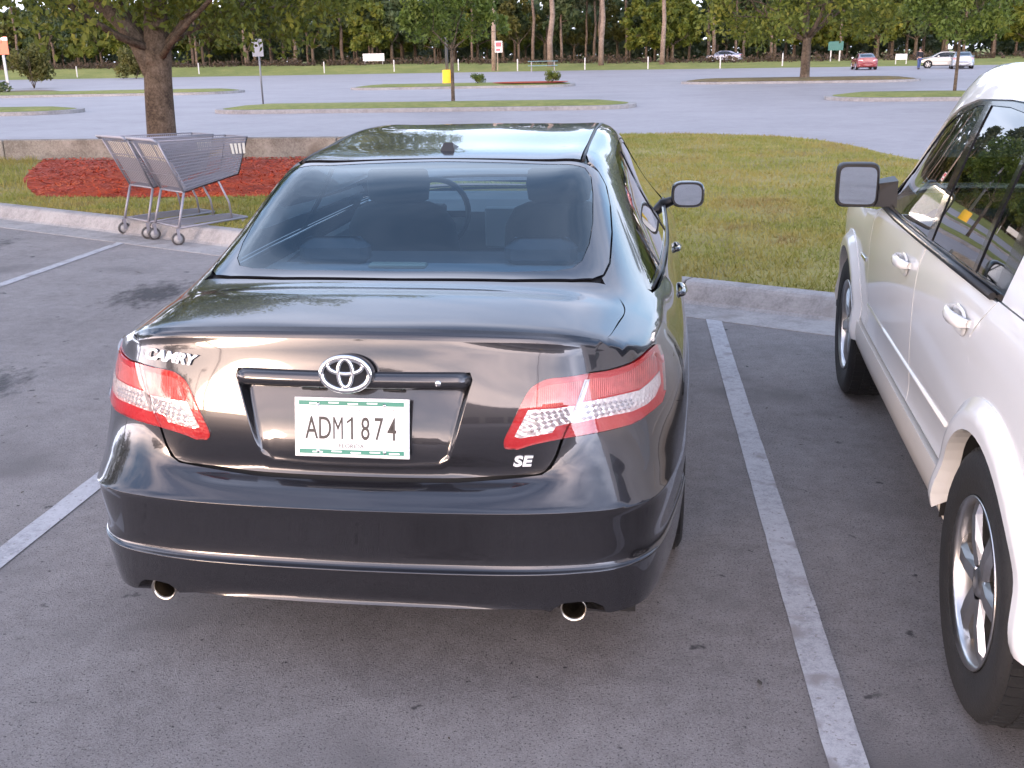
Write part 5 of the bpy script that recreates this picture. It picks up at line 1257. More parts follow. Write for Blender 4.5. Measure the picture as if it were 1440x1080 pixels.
def build_suv(U, R_):
    P_ = M['white_paint']; V_ = ChV()
    RW, WB, RR = .357, 2.78, .415
    for sd in (-1, 1):
        S_ = ChS(sd); Y = ChY(sd, z0=.95)
        def s2(L):
            out = []
            for y, z in L:
                h = U.hit(*S_.ray(y, z)); out.append(tuple(h[0]) if h else (sd * .86, y, z))
            return out
        near = sd < 0
        sp = .04 if near else .08
        sill = .50
        # glass house: opening outline (y, z)
        dtop = [(.10, 1.535), (.3, 1.545), (.8, 1.55), (1.2, 1.535), (1.45, 1.495), (1.62, 1.44), (1.80, 1.34), (1.98, 1.215), (2.12, 1.10), (2.15, 1.062)]
        dbot = [(1.9, 1.060), (1.4, 1.064), (.9, 1.068), (.42, 1.074), (.14, 1.080)]
        # body side: quarter, doors, fender
        bz = lambda y: interp(y, [-.8, 2.2], [1.07, 1.048])
        ra = arch(0, RW, RR, 158, 20, 14)
        quarter = s2([(-.78, 1.05), (-.76, 1.3)]) + s2([(-.70, 1.50)]) + s2([(-.66, 1.095), (-.3, 1.088), (.16, 1.082)]) + s2([(.30, .95), (.37, .84)]) + s2(arch(0, RW, RR, 62, 158, 10)) + s2([(-.50, .45), (-.80, .45)])
        panel('quarter_panel', U, S_, quarter, P_, R_, sp=sp, inset=.0035)
        rd = s2([(.16, 1.077), (.7, 1.066), (1.06, 1.060)]) + s2([(1.075, .9), (1.08, .7), (1.08, sill)]) + s2([(.7, sill), (.42, sill)]) + s2(arch(0, RW, RR, 22, 62, 5)) + s2([(.30, .95)])
        panel('rear_door', U, S_, rd, P_, R_, sp=sp, inset=.0035)
        fd = s2([(1.07, 1.060), (1.6, 1.054), (2.12, 1.048)]) + s2([(2.14, .9), (2.14, .7), (2.13, sill)]) + s2([(1.6, sill), (1.08, sill)]) + s2([(1.08, .7), (1.075, .9)])
        panel('front_door', U, S_, fd, P_, R_, sp=sp, inset=.0035)
        ff = s2([(2.12, 1.048), (2.2, 1.03)]) + s2([(2.6, .985), (3.1, .94), (3.45, .87)]) + s2([(3.46, .6), (3.28, .5)]) + s2(arch(WB, RW, RR, 18, 158, 14)) + s2([(2.25, sill), (2.13, sill)]) + s2([(2.14, .7), (2.14, .9)])
        panel('front_fender', U, S_, ff, P_, R_, sp=sp, inset=.0035)
        if near: panel('body_liner', U, S_, None, M['dark_inside'], R_, sp=.08, flange=0, off=-.0145, outline2d=[(.46, .53), (2.28, .53), (2.26, .80), (2.2, 1.02), (.2, 1.04), (.38, .86)])
        # sill cladding below the doors, proud of the body
        cl = s2([(.415, .49), (1.2, .49), (2.36, .49)]) + s2([(2.385, .42), (2.37, .345)]) + s2([(1.2, .34), (.41, .345)])
        panel('sill_cladding', U, S_, cl, M['white_trim'], R_, sp=sp, off=.012, flange=.05)
        # wheel arch flares
        for cy in (0, WB):
            a0, a1 = (5, 175)
            inner = arch(cy, RW, RR - .012, a0, a1, 26); outer = arch(cy, RW, RR + .075, a1, a0, 26)
            def dsp(P, n, cy=cy, sd=sd):
                r = math.hypot(P[1] - cy, P[2] - RW); t = max(0, min(1, (RR + .075 - r) / .05)); t = t * t * (3 - 2 * t)
                return np.array([sd * (.004 + .030 * t), 0, 0])
            exx = []
            for rr_ in np.linspace(RR, RR + .07, 6): exx += [(y, z) for y, z in arch(cy, RW, rr_, a0, a1, 40)]
            panel('fender_flare', U, S_, None, M['white_trim'] if False else P_, R_, sp=.5, bsp=.03, outline2d=[p for p in inner + outer if p[1] > .28], disp=dsp, extra=[p for p in exx if p[1] > .3], flange=.05)
            k = MB(); k.lathe([(RR - .004, sd * .52), (RR - .004, sd * .885)], c=(0, cy, RW), axis='X', n=36); k.lathe([(0, sd * .52), (RR, sd * .52)], c=(0, cy, RW), axis='X', n=36)
            V2 = k.v; k.f = [q for q in k.f if sum(V2[i][2] for i in q) / len(q) > .37]; k.m = [0] * len(k.f); k.s = [True] * len(k.f)
            k.build('wheel_well', M['dark_inside'], R_, fix=False)
            make_wheel(R_, (sd * .775, cy, RW), sd, RW, .235, .222, 6, mat=M['alloy'], rnd=.25 if cy else 0.52)
        # upper body: roof rail and pillars around the side glass
        def vt(L): return [tuple(U.hit((sd * x, y, 4), (0, 0, -1))[0]) for x, y in L]
        up = vt([(.50, -.70), (.50, 0), (.50, .8), (.50, 1.35)]) + vt([(.54, 1.58), (.60, 1.85), (.67, 2.15), (.715, 2.33)]) + s2([(2.24, 1.045)]) + s2(dtop[::-1]) + s2([(-.64, 1.085), (-.76, 1.07), (-.74, 1.35), (-.72, 1.5)])
        up = vt([(.50, -.70), (.50, 0), (.50, .8), (.50, 1.35)]) + vt([(.54, 1.58), (.60, 1.85), (.67, 2.15), (.715, 2.33)]) + s2([(2.26, 1.042), (2.18, 1.05)]) + s2(dtop[::-1]) + s2([(-.3, 1.528), (-.68, 1.495)])
        panel('roof_rail', U, Y, up, P_, R_, sp=sp, inset=.002)
        # window surround and panes; the rear pillar is body colour
        h = [[(.49, 1.098), (.46, 1.515), (.80, 1.53), (1.02, 1.525), (1.05, 1.088)],
             [(1.13, 1.086), (1.10, 1.522), (1.20, 1.515), (1.43, 1.474), (1.60, 1.418), (1.78, 1.32), (1.95, 1.198), (2.03, 1.12), (2.05, 1.082)],
             [(.24, 1.108), (.21, 1.515), (.42, 1.515), (.45, 1.10)]]
        panel('window_frame', U, Y, s2(dtop + dbot), M['black_gloss'], R_, sp=.05, inset=.002, off=-.004, flange=.006, holes=[[Y.to2(p) for p in s2(q)] for q in h])
        for q in h: panel('side_window', U, Y, s2(q), M['glass_suv'] if q is not h[1] else M['glass_side'], R_, sp=.08, off=-.008, flange=0)
        qh = [(-.58, 1.13), (-.56, 1.45), (-.30, 1.48), (-.24, 1.48), (-.20, 1.13)]
        panel('rear_pillar', U, Y, s2([(.135, 1.082), (.10, 1.3), (.095, 1.53), (-.3, 1.525), (-.68, 1.49), (-.72, 1.3), (-.72, 1.085), (-.3, 1.085)]), P_, R_, sp=.05, inset=.002, flange=.01, holes=[[Y.to2(p) for p in s2(qh)]])
        panel('side_window', U, Y, s2(qh), M['glass_suv'], R_, sp=.08, off=-.006, flange=0)
        # belt weatherstrip: black seal over a bright body edge
        k = MB(); k.tube([Vector(p) + Vector((sd * .006, 0, 0)) for p in s2([(.2, 1.083), (.7, 1.075), (1.2, 1.068), (1.7, 1.063), (2.12, 1.058)])], .011, 6); k.build('belt_moulding', M['black_plastic'], R_)
        # handles: a dished cup with a bar across it
        for hy, hz in ((.42, .965), (1.30, .955)):
            hh = U.hit(*S_.ray(hy, hz)); c = Vector(hh[0])
            k = MB(); ring = []
            for (f_, dd) in ((1.0, .004), (.86, .010), (.6, .004), (.2, -.002)):
                ring.append([c + Vector((sd * dd, .085 * f_ * (abs(math.cos(t)) ** .7) * (1 if math.cos(t) > 0 else -1), .040 * f_ * math.sin(t))) for t in [2 * PI * i / 24 for i in range(24)]])
            VV = [p for r in ring for p in r]; k.add(VV, [(i * 24 + j, i * 24 + (j + 1) % 24, (i + 1) * 24 + (j + 1) % 24, (i + 1) * 24 + j) for i in range(3) for j in range(24)] + [tuple(range(72, 96))], True)
            dh = k.build('door_handle', P_, R_)
            k = MB(); V3 = []
            for (yy, xo, hh2) in ((-.098, .0, .012), (-.085, .022, .017), (-.04, .033, .019), (.0, .036, .019), (.04, .034, .018), (.085, .022, .016), (.098, .0, .012)):
                for (dx3, dz3) in ((-.004, hh2), (.006, hh2 * .8), (.010, 0), (.006, -hh2 * .8), (-.004, -hh2)): V3.append(c + Vector((sd * (xo + dx3), yy, .012 + dz3)))
            k.add(V3, [(a * 5 + b, a * 5 + (b + 1) % 5, (a + 1) * 5 + (b + 1) % 5, (a + 1) * 5 + b) for a in range(6) for b in range(5)], True); k.build('handle_bar', P_, dh)
        hh = U.hit(*S_.ray(2.27, .80)); c = Vector(hh[0])
        k = MB(); k.box(c + Vector((sd * .004, 0, 0)), (.008, .13, .020), bev=.003); k.build('fender_badge', M['chrome'], R_)
        # body side crease strip
        k = MB(); k.tube([Vector(p) + Vector((sd * .001, 0, 0)) for p in s2([(.47, .63), (1.0, .625), (1.6, .62), (2.1, .62)])], .007, 6); k.build('side_moulding', P_, R_)
        # mirror
        mo = link(bpy.data.objects.new('door_mirror', None)); mo.parent = R_; mo.location = (sd * .90, 2.02, 1.085)
        k = MB(); rings = []; n = 28
        for (yy, sc) in ((-.06, .95), (-.05, 1.0), (.0, 1.0), (.05, .92), (.09, .75), (.11, .45)):
            rings.append([(sd * (.085 + .086 * sc * (abs(math.cos(t)) ** .32) * (1 if math.cos(t) > 0 else -1)), yy, .075 + .092 * sc * (abs(math.sin(t)) ** .32) * (1 if math.sin(t) > 0 else -1)) for t in [2 * PI * i / n for i in range(n)]])
        VV = [p for r in rings for p in r]
        k.add(VV, [(i * n + j, i * n + (j + 1) % n, (i + 1) * n + (j + 1) % n, (i + 1) * n + j) for i in range(5) for j in range(n)] + [tuple(range(5 * n, 6 * n))], True)
        k.build('mirror_housing', M['black_plastic'], mo)
        k = MB(); k.add([(p[0], -.055, p[2]) for p in rings[0]], [tuple(range(n))]); k.build('mirror_backing', M['black_plastic'], mo)
        k = MB(); k.add([(sd * .085 + (p[0] - sd * .085) * .90, -.0585, .075 + (p[2] - .075) * .88) for p in rings[0]], [tuple(range(n))]); mg = k.build('mirror_glass', M['mirror'], mo); mg.matrix_local = Matrix.Translation((sd * .085, -.0585, .075)) @ Matrix.Rotation(sd * math.radians(9), 4, 'Z') @ Matrix.Translation((-sd * .085, .0585, -.075)) @ Matrix.Translation((0, -.014, 0))
        k = MB(); k.add([(-sd * .08, -.04, -.02), (-sd * .08, .10, -.02), (-sd * .08, .08, .10), (-sd * .08, -.03, .09), (sd * .10, -.045, -.012), (sd * .10, .05, -.012), (sd * .08, .05, .07), (sd * .08, -.045, .07)], [(0, 1, 2, 3), (4, 5, 6, 7), (0, 1, 5, 4), (1, 2, 6, 5), (2, 3, 7, 6), (3, 0, 4, 7)]); k.build('mirror_arm', M['black_plastic'], mo)
    panel('roof', U, V_, None, P_, R_, sp=.08, inset=.003, outline2d=[(-.495, -.76), (.495, -.76), (.495, 0), (.495, 1.35), (.52, 1.5), (0, 1.56), (-.52, 1.5), (-.495, 1.35), (-.495, 0)])
    panel('windscreen', U, V_, None, M['glass_clear'], R_, sp=.1, inset=.003, outline2d=[(-.53, 1.52), (0, 1.58), (.53, 1.52), (.60, 1.85), (.67, 2.15), (.70, 2.28), (0, 2.36), (-.70, 2.28), (-.67, 2.15), (-.60, 1.85)], flange=0)
    panel('hood', U, V_, None, P_, R_, sp=.1, inset=.003, outline2d=[(-.74, 2.32), (0, 2.38), (.74, 2.32), (.74, 2.8), (.70, 3.2), (.62, 3.46), (0, 3.52), (-.62, 3.46), (-.70, 3.2), (-.74, 2.8)])
    class ChF2:
        def to2(s, p): return (math.atan2(p[0], p[1] - 2.6) * .9, p[2])
        def ray(s, u, v): t = u / .9; return (0, 2.6, v), (math.sin(t), math.cos(t), 0)
    panel('front_bumper', U, ChF2(), None, P_, R_, sp=.08, outline2d=[(-.66, .36), (.66, .36), (.66, .80), (-.66, .80)])
    class ChB2:
        def to2(s, p): return (math.atan2(p[0], -p[1]) * .8, p[2])
        def ray(s, u, v): t = u / .8; return (0, 0, v), (math.sin(t), -math.cos(t), 0)
    tg = panel('tailgate', U, ChB2(), None, P_, R_, sp=.08, outline2d=[(-.60, .62), (.60, .62), (.60, 1.07), (-.60, 1.07)])
    panel('rear_bumper', U, ChB2(), None, M['white_trim'], R_, sp=.08, outline2d=[(-.66, .38), (.66, .38), (.66, .61), (-.66, .61)])
    panel('rear_window', U, ChB2(), None, M['glass_suv'], R_, sp=.08, flange=0, outline2d=[(-.54, 1.09), (.54, 1.09), (.46, 1.46), (-.46, 1.46)])
    k = MB(); k.box((0, 1.35, .42), (1.30, 4.1, .10)); k.build('underbody', M['dark_inside'], R_)
    k = MB(); k.box((0, .9, .62), (1.45, 2.9, .06)); k.build('cabin_floor', M['dark_inside'], R_)
    for sx in (-.38, .38):
        for yy in (1.12, .25):
            k = MB(); k.box((sx, yy, .95), (.50, .14, .56), Matrix.Rotation(math.radians(12), 3, 'X'), bev=.06); st = k.build('seat', M['seat_grey'], R_)
            k = MB(); k.box((sx, yy - .07, 1.30), (.26, .10, .16), bev=.04); k.build('headrest', M['seat_grey'], st)
    k = MB(); k.box((0, 2.05, .95), (1.4, .35, .18), bev=.06); k.build('dashboard', M['trim_grey'], R_)
# ---------------------------------------------------------------- cars
SM = sedan_master()
sed = empty('sedan', (0, 0, 0), 0, 'dark graphite sedan parked nose-in with licence plate ADM1874', 'car')
lid_ = build_sedan(SM, 'paint', True, 1.0, sed)
sedan_details(SM, sed, lid_)
U = suv_master()
suv = empty('suv', (2.51, .125, 0), math.radians(-2.8), 'pearl white SUV with black window surrounds and black mirror beside the sedan', 'SUV')
build_suv(U, suv)
# cars parked far across the lot
far0 = empty('sedan', (18.9, 95.2, -.006), math.radians(-2), 'dark red sedan parked far across the lot beyond the brown island', 'car')
build_sedan(SM, 'red_paint', False, 2.2, far0)
def recolour(root, mat):
    for o in root.children_recursive:
        if o.type == 'MESH' and o.data.materials and o.data.materials[0] == M['red_paint']:
            o.material_slots[0].link = 'OBJECT'; o.material_slots[0].material = mat
def far_car(x, y, rz, mat, label):
    c = copy_tree(far0); c.location = (x, y, vz(x, y) - .006); c.rotation_euler = (0, 0, rz); recolour(c, M[mat]); tag(c, label, 'car'); return c
far_car(25.9, 92.0, math.radians(-12), 'silver_paint', 'silver sedan parked far across the lot next to the walking person')
far_car(28.6, 98.5, math.radians(78), 'beige_paint', 'pale beige sedan standing side-on beyond the silver sedan')
far_car(11.6, 140, math.radians(80), 'grey_paint', 'grey-blue sedan half hidden beyond the verge under the broad tree')
# ---------------------------------------------------------------- shopping carts
M['cart_wire'] = pbr('galvanised_wire', (.27, .26, .29), .5, .45)
M['cart_plastic'] = pbr('grey_cart_plastic', (.30, .29, .32), .5)
M['seat_flap'] = pbr('cream_plastic', (.62, .56, .47), .5)
M['caster'] = pbr('caster_rubber', (.06, .055, .055), .6)
M['caster_hub'] = pbr('caster_hub', (.35, .34, .34), .45)
def make_cart():
    root = link(bpy.data.objects.new('shopping_cart', None))
    # corners of the basket: rear bottom, rear top, nose bottom, nose top (half widths, y, z)
    rb, rt, nb, nt_ = (.235, .10, .50), (.270, -.13, 1.00), (.185, .74, .62), (.215, .86, .98)
    def side(sx):
        return [Vector((sx * rb[0], rb[1], rb[2])), Vector((sx * nb[0], nb[1], nb[2])), Vector((sx * nt_[0], nt_[1], nt_[2])), Vector((sx * rt[0], rt[1], rt[2]))]
    def wires(a, b, c, d, nu, nv, name, r=.0026, rim=.006, mat='cart_wire'):
        k = MB()
        for i in range(nu + 1):
            t = i / nu; k.tube([a.lerp(b, t), d.lerp(c, t)], r, 4, cap=False)
        for i in range(nv + 1):
            t = i / nv; k.tube([a.lerp(d, t), b.lerp(c, t)], r * 1.2, 4, cap=False)
        for p, q in ((a, b), (b, c), (c, d), (d, a)): k.tube([p, q], rim, 6)
        return k.build(name, M[mat], root)
    L, R = side(-1), side(1)
    wires(*L, 46, 16, 'basket_side', r=.0038); wires(*R, 46, 16, 'basket_side', r=.0038)
    wires(L[0], R[0], R[1], L[1], 22, 18, 'basket_floor', r=.0036); wires(L[1], R[1], R[2], L[2], 22, 12, 'basket_nose', r=.0036)
    k = MB(); a, b, c, d = L[0].lerp(L[3], .04), R[0].lerp(R[3], .04), R[0].lerp(R[3], .56), L[0].lerp(L[3], .56); o_ = Vector((0, .03, .015))
    k.add([p + o_ for p in (a, b, c, d)] + [p + o_ * 1.15 for p in (a, b, c, d)], [(0, 1, 2, 3), (4, 5, 6, 7), (0, 1, 5, 4), (1, 2, 6, 5), (2, 3, 7, 6), (3, 0, 4, 7)]); k.build('gate_panel', M['cart_plastic'], root)
    wires(L[0], R[0], R[3], L[3], 13, 3, 'rear_gate', r=.0042, rim=.009)
    # fold-down child seat behind the gate
    k = MB(); a, b = L[3].lerp(L[0], .10), R[3].lerp(R[0], .10); c, d = R[3].lerp(R[0], .42), L[3].lerp(L[0], .40)
    off = Vector((0, .016, .008)); n = Vector((0, .004, .002))
    for (u0, u1) in ((.10, .34), (.38, .62), (.66, .90)):
        P = [a.lerp(b, u0) + off, a.lerp(b, u1) + off, d.lerp(c, u1) + off, d.lerp(c, u0) + off]
        k.add(P + [p + n for p in P], [(0, 1, 2, 3), (4, 5, 6, 7), (0, 1, 5, 4), (1, 2, 6, 5), (2, 3, 7, 6), (3, 0, 4, 7)])
    k.build('child_seat_flap', M['seat_flap'], root)
    k = MB(); P = [R[3].lerp(R[2], .78) + Vector((.004, 0, -.06)), R[3].lerp(R[2], .97) + Vector((.004, 0, -.06)), R[3].lerp(R[2], .97) + Vector((.002, 0, -.16)), R[3].lerp(R[2], .80) + Vector((.002, 0, -.16))]
    lb = MB()
    for i in range(4):
        t0, t1 = i / 4 + .03, (i + 1) / 4 - .07
        q = [P[0].lerp(P[1], t0), P[0].lerp(P[1], t1), P[3].lerp(P[2], t1), P[3].lerp(P[2], t0)]
        lb.add(q + [v + Vector((.004, 0, 0)) for v in q], [(0, 1, 2, 3), (4, 5, 6, 7), (0, 1, 5, 4), (1, 2, 6, 5), (2, 3, 7, 6), (3, 0, 4, 7)])
    lb.build('side_label', M['seat_flap'], root)
    k = MB(); k.tube([(-.275, -.14, .99), (-.265, -.175, 1.015), (.265, -.175, 1.015), (.275, -.14, .99)], .014, 8); k.build('handle', M['cart_plastic'], root)
    k = MB()
    for sx in (-1, 1):
        k.tube([(sx * .235, .10, .50), (sx * .245, .04, .30), (sx * .25, 0, .165)], .013, 8)
        k.tube([(sx * .25, 0, .165), (sx * .235, .35, .175), (sx * .17, .80, .175)], .012, 8)
        k.tube([(sx * .20, .50, .57), (sx * .19, .60, .35), (sx * .185, .62, .175)], .011, 8)
    k.tube([(-.17, .80, .175), (.17, .80, .175)], .012, 8); k.tube([(-.25, .02, .17), (.25, .02, .17)], .010, 8); k.tube([(-.235, .10, .50), (.235, .10, .50)], .010, 8)
    for i in range(9): x = -.18 + i * .045; k.tube([(x, .03, .185), (x * .9, .78, .185)], .003, 4, cap=False)
    k.build('frame', M['cart_wire'], root)
    for (x, y) in ((-.25, 0), (.25, 0), (-.165, .76), (.165, .76)):
        w = link(bpy.data.objects.new('caster', None)); w.parent = root; w.location = (x, y - .02, .0625); w.rotation_euler = (0, 0, random.uniform(-.5, .5))
        k = MB(); k.lathe([(.045, -.012), (.058, -.015), (.0625, -.009), (.0625, .009), (.058, .015), (.045, .012)], axis='X', n=20); k.build('caster_tyre', M['caster'], w)
        k = MB(); k.lathe([(0, -.014), (.012, -.014), (.046, -.008), (.046, .008), (.012, .014), (0, .014)], axis='X', n=16); k.build('caster_hub', M['caster_hub'], w)
        k = MB(); k.box((-.022, .008, .045), (.004, .03, .10)); k.box((.022, .008, .045), (.004, .03, .10)); k.box((0, .012, .097), (.05, .045, .006)); k.build('caster_fork', M['cart_wire'], w)
    return root
cart = make_cart(); cart.location = (-4.50, 7.66, .0); cart.rotation_euler = (0, 0, math.radians(-36)); tag(cart, 'grey wire shopping cart on the kerb, the one farther from the sedan', 'shopping cart', 'shopping carts by the mulch bed')
c2 = copy_tree(cart); c2.location = (-4.00, 7.30, .0); c2.rotation_euler = (0, 0, math.radians(-38)); tag(c2, 'grey wire shopping cart on the kerb, the one nearer the sedan', 'shopping cart', 'shopping carts by the mulch bed')
# ---------------------------------------------------------------- signs, posts, poles
M['sign_grey'] = pbr('sign_back', (.30, .29, .31), .5, .5); M['post_grey'] = pbr('post_steel', (.20, .20, .21), .5, .5)
M['sign_sunlit'] = pbr('sunlit_coral_sign', (.72, .22, .12), .5); M['sign_white'] = pbr('white_board', (.72, .70, .67), .6, var=.05); M['sign_red'] = pbr('red_sign', (.62, .10, .12), .5)
M['sign_green'] = pbr('green_sign', (.035, .13, .11), .5); M['yellow'] = pbr('yellow_pole_base', (.85, .48, .01), .55, var=.08, vscale=4); M['wood_post'] = groundmat('weathered_pole', [(.18, .13, .09), (.28, .21, .16), (.34, .27, .21)], (.6, 4, 20), .9, .5, 30)
M['teal'] = pbr('teal_metal', (.12, .22, .25), .5, .2); M['stake_white'] = pbr('white_marker', (.5, .49, .47), .6)
r = empty('street_sign', (-13.85, 36.3, .12), .35, 'back of a grey street sign on a dark post, long grass island', 'sign')
k = MB(); k.tube([(0, 0, -.1), (0, 0, 2.35)], .032, 8); k.build('post', M['post_grey'], r)
k = MB(); k.box((-.03, -.04, 2.05), (.40, .012, .62), bev=.004); k.build('board', M['sign_grey'], r)
r = empty('street_sign', (-46.0, 70.6, 0), .3, 'coral-orange board on a white post, low sunlight painted into its colour', 'sign')
k = MB(); k.box((0, 0, 1.3), (.16, .16, 2.6)); k.build('post', M['stake_white'], r)
k = MB(); k.box((-.3, -.12, 3.1), (1.5, .06, 1.25), bev=.02); k.build('board', M['sign_sunlit'], r)  # coral base colour carries the low sunlight on the board
k = MB(); k.box((.25, -.155, 3.55), (.45, .02, .22)); k.build('white_strip', M['sign_white'], r)  # plain white strip on the board
r = empty('utility_pole', (-18.6, 126, vz(-18.6, 126)), 0, 'weathered wooden utility pole before the wood', 'pole')
k = MB(); k.tube([(0, 0, -.2), (.05, 0, 5), (.0, 0, 11)], [.30, .26, .20], 10); k.build('pole', M['wood_post'], r)
k = MB(); k.tube([(-1.2, -.1, 10), (1.2, -.1, 10)], .08, 6); k.build('crossarm', M['wood_post'], r)
r = empty('street_sign', (-18.0, 125.4, vz(-18, 125.4)), 0, 'small red and white sign mounted against the utility pole', 'sign')
k = MB(); k.box((-.05, 0, 1.4), (.10, .10, 2.8)); k.build('post', M['wood_post'], r)
k = MB(); k.box((.1, -.07, 2.75), (.9, .04, 1.3), bev=.01); k.build('board', M['sign_white'], r)
k = MB(); k.box((.1, -.10, 3.0), (.7, .02, .5)); k.box((.05, -.10, 2.4), (.5, .02, .25)); k.build('print', M['sign_red'], r)
r = empty('light_pole', (-12.05, 63.2, .1), 0, 'tall grey lamp pole on a bright yellow concrete base', 'lamp post')
k = MB(); k.lathe([(.0, .88), (.26, .88), (.30, .84), (.31, -.1)], n=20); k.build('base', M['yellow'], r)
k = MB(); k.tube([(0, 0, .85), (0, 0, 9.5)], [.10, .06], 10); k.build('pole', M['post_grey'], r)
k = MB(); k.box((0, -.6, 9.5), (.35, 1.0, .16), bev=.04); k.build('lamp_head', M['post_grey'], r)
for i, (x, y) in enumerate(((6.5, -27), (-17, -22), (-33, -40))):
    o = copy_tree(r); o.location = (x, y, 0); tag(o, 'tall grey lamp pole on a yellow base on the store side of the bays', 'lamp post', 'lamp poles on the store side')
r = empty('notice_board', (-36.5, 138, vz(-36.5, 138) - .3), 0, 'low wide white board on the verge in front of the wood', 'sign')
k = MB(); k.box((0, 0, 1.25), (2.9, .10, .95), bev=.02); k.build('board', M['sign_white'], r)
k = MB(); k.box((-1.2, .02, .4), (.1, .1, .9)); k.build('post', M['post_grey'], r); k = MB(); k.box((1.2, .02, .4), (.1, .1, .9)); k.build('post', M['post_grey'], r)
r = empty('picnic_table', (-12.2, 121, 0), .1, 'teal picnic table with fixed benches at the lot edge', 'table')
k = MB()
for i in range(4): k.box((0, -.45 + i * .3, 1.10), (3.4, .27, .06))
k.build('tabletop', M['teal'], r)
for s in (-1, 1):
    k = MB(); k.box((0, s * .95, .62), (3.4, .34, .06)); k.build('bench', M['teal'], r)
    k = MB(); k.box((s * 1.3, 0, .58), (.12, 1.9, .10)); k.box((s * 1.3, .35, .52), (.1, .1, 1.08)); k.box((s * 1.3, -.35, .52), (.1, .1, 1.08)); k.build('leg', M['sign_grey'], r)
r = empty('road_sign', (21.2, 128, vz(21.2, 128) - .3), 0, 'green road sign on two white legs beyond the red car', 'sign')
k = MB(); k.box((0, 0, 2.0), (1.7, .05, 1.0), bev=.02); k.build('board', M['sign_green'], r)
for s in (-.5, .5):
    k = MB(); k.box((s, .06, .95), (.14, .1, 1.9)); k.build('leg', M['stake_white'], r)
r = empty('yard_sign', (26.7, 119, vz(26.7, 119) - .2), 0, 'small white yard sign between the red car and the walking person', 'sign')
k = MB(); k.box((0, 0, .95), (1.2, .05, .6), bev=.02); k.build('board', M['sign_white'], r)
for s in (-.55, .55):
    k = MB(); k.box((s, .05, .6), (.09, .06, 1.3)); k.build('leg', M['stake_white'], r)
k = MB(); k.lathe([(.0, 1.42), (.06, 1.40), (.075, 1.3), (.075, -.1)], n=10); pm = k.build('marker_post', M['stake_white'])
for i, (x, y) in enumerate(((-39.9, 127), (-31.2, 127.5), (-23.1, 127), (-15.5, 124), (-7.6, 124), (-.3, 122), (7.6, 119), (14.6, 122), (-73, 128), (-57, 129))):
    o = pm if i == 0 else link(pm.copy()); o.location = (x, y, vz(x, y) - .05); tag(o, 'short white marker post along the far edge of the lot', 'post', 'white marker posts')
# ---------------------------------------------------------------- storefront behind the viewer (seen only in the paintwork)
M['stucco'] = pbr('beige_stucco', (.42, .36, .28), .85, var=.1, vscale=.5); M['shopglass'] = pbr('shop_glass', (.05, .06, .07), .05, 0, 1.0)
r = empty('store_building', (6, -70, 0), 0, 'long beige store building across the drive from the parking bays', 'building')
k = MB(); k.box((0, 0, 3.2), (60, 14, 6.4)); k.box((18, 7.6, 3.4), (14, 1.4, 8.0)); k.build('wall', M['stucco'], r)
k = MB(); k.box((0, 0, 6.55), (60.6, 14.6, .35)); k.build('roof', M['old_concrete'], r)
for i in range(8):
    k = MB(); k.box((-26 + i * 4.6, 7.06, 1.6), (3.6, .12, 2.6)); k.build('window', M['shopglass'], r)
# ---------------------------------------------------------------- person
M['jacket'] = pbr('dark_jacket', (.018, .018, .022), .9); M['jeans'] = pbr('blue_jeans', (.06, .09, .20), .9); M['skin'] = pbr('skin', (.42, .26, .19), .6); M['hair'] = pbr('dark_hair', (.02, .015, .012), .7); M['shoe'] = pbr('shoes', (.03, .03, .03), .7)
def skin_figure(name, joints, edges, mat, parent, lv=2):
    me = bpy.data.meshes.new(name); me.from_pydata([j[:3] for j in joints], edges, []); o = link(bpy.data.objects.new(name, me)); o.parent = parent
    m = o.modifiers.new('skin', 'SKIN'); m.use_smooth_shade = True
    for i, v in enumerate(me.skin_vertices[0].data): v.radius = (joints[i][3], joints[i][4] if len(joints[i]) > 4 else joints[i][3]); v.use_root = i == 0
    s = o.modifiers.new('sub', 'SUBSURF'); s.levels = s.render_levels = lv; me.materials.append(mat); return o
pe = empty('person', (22.5, 92.4, -.006), .3, 'person in a dark jacket and blue jeans walking across the far lot', 'person')
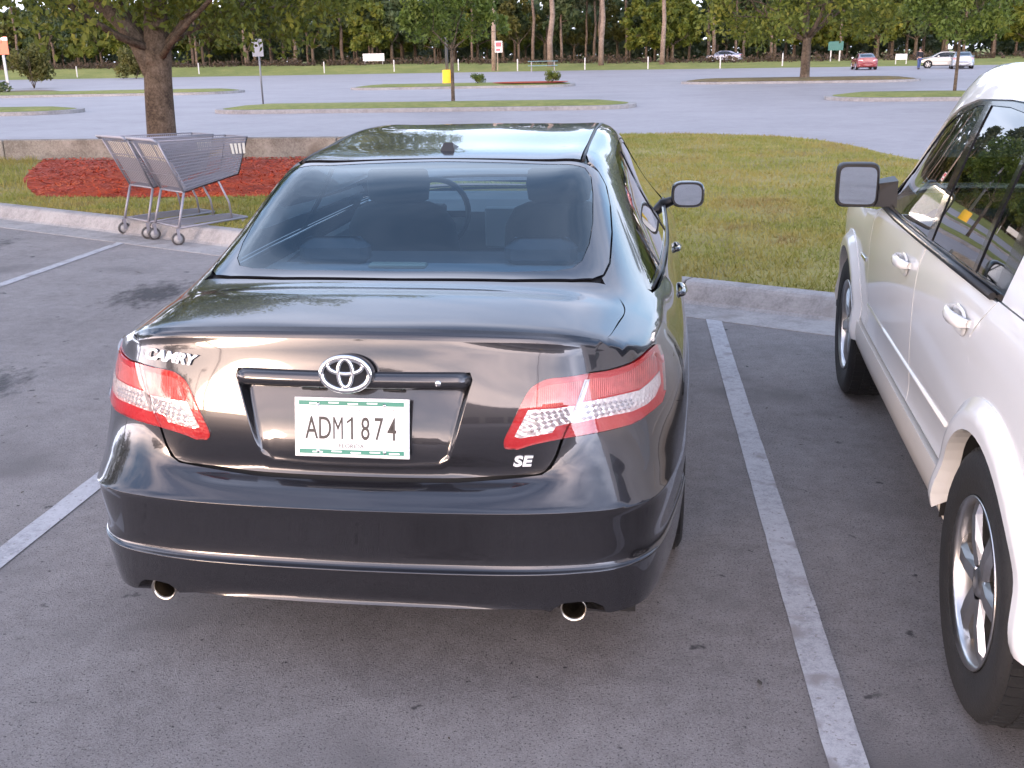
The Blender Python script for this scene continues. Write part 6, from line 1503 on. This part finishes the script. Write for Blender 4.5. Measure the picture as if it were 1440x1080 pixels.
J = [(0, 0, .95, .15, .11), (0, .01, 1.15, .14, .10), (0, .01, 1.35, .17, .11), (0, .0, 1.46, .10, .08), (0, -.01, 1.53, .055), (0, -.01, 1.60, .075, .085), (0, -.01, 1.70, .085, .095), (0, -.01, 1.76, .06, .07),
     (-.19, 0, 1.41, .065), (-.25, .02, 1.15, .05), (-.24, -.08, .93, .042), (-.235, -.10, .84, .035, .045), (.19, 0, 1.41, .065), (.25, .0, 1.15, .05), (.25, .10, .94, .042), (.245, .13, .85, .035, .045),
     (-.10, 0, .86, .09), (-.11, -.08, .50, .065), (-.11, -.02, .12, .05), (-.11, -.14, .05, .045), (.10, 0, .86, .09), (.11, .06, .50, .065), (.11, .18, .14, .05), (.11, .08, .06, .045)]
E_ = [(0, 1), (1, 2), (2, 3), (3, 4), (4, 5), (5, 6), (6, 7), (3, 8), (8, 9), (9, 10), (10, 11), (3, 12), (12, 13), (13, 14), (14, 15), (0, 16), (16, 17), (17, 18), (18, 19), (0, 20), (20, 21), (21, 22), (22, 23)]
body = skin_figure('body', J, E_, M['skin'], pe)
def clothes(name, ids, edges, grow, mat):
    skin_figure(name, [tuple(J[i][:3]) + tuple(r_ + grow for r_ in ((J[i][3], J[i][4]) if len(J[i]) > 4 else (J[i][3], J[i][3]))) for i in ids], edges, mat, pe)
clothes('jacket', [0, 1, 2, 3, 8, 9, 10, 12, 13, 14], [(0, 1), (1, 2), (2, 3), (3, 4), (4, 5), (5, 6), (3, 7), (7, 8), (8, 9)], .022, M['jacket'])
clothes('jeans', [0, 16, 17, 18, 20, 21, 22], [(0, 1), (1, 2), (2, 3), (0, 4), (4, 5), (5, 6)], .014, M['jeans'])
clothes('shoe', [18, 19], [(0, 1)], .012, M['shoe']); clothes('shoe', [22, 23], [(0, 1)], .012, M['shoe'])
k = MB(); k.lathe([(.105, 1.66), (.112, 1.72), (.095, 1.79), (.05, 1.83), (0, 1.84)], c=(0, -.0, 0), n=14); k.build('hair', M['hair'], pe)
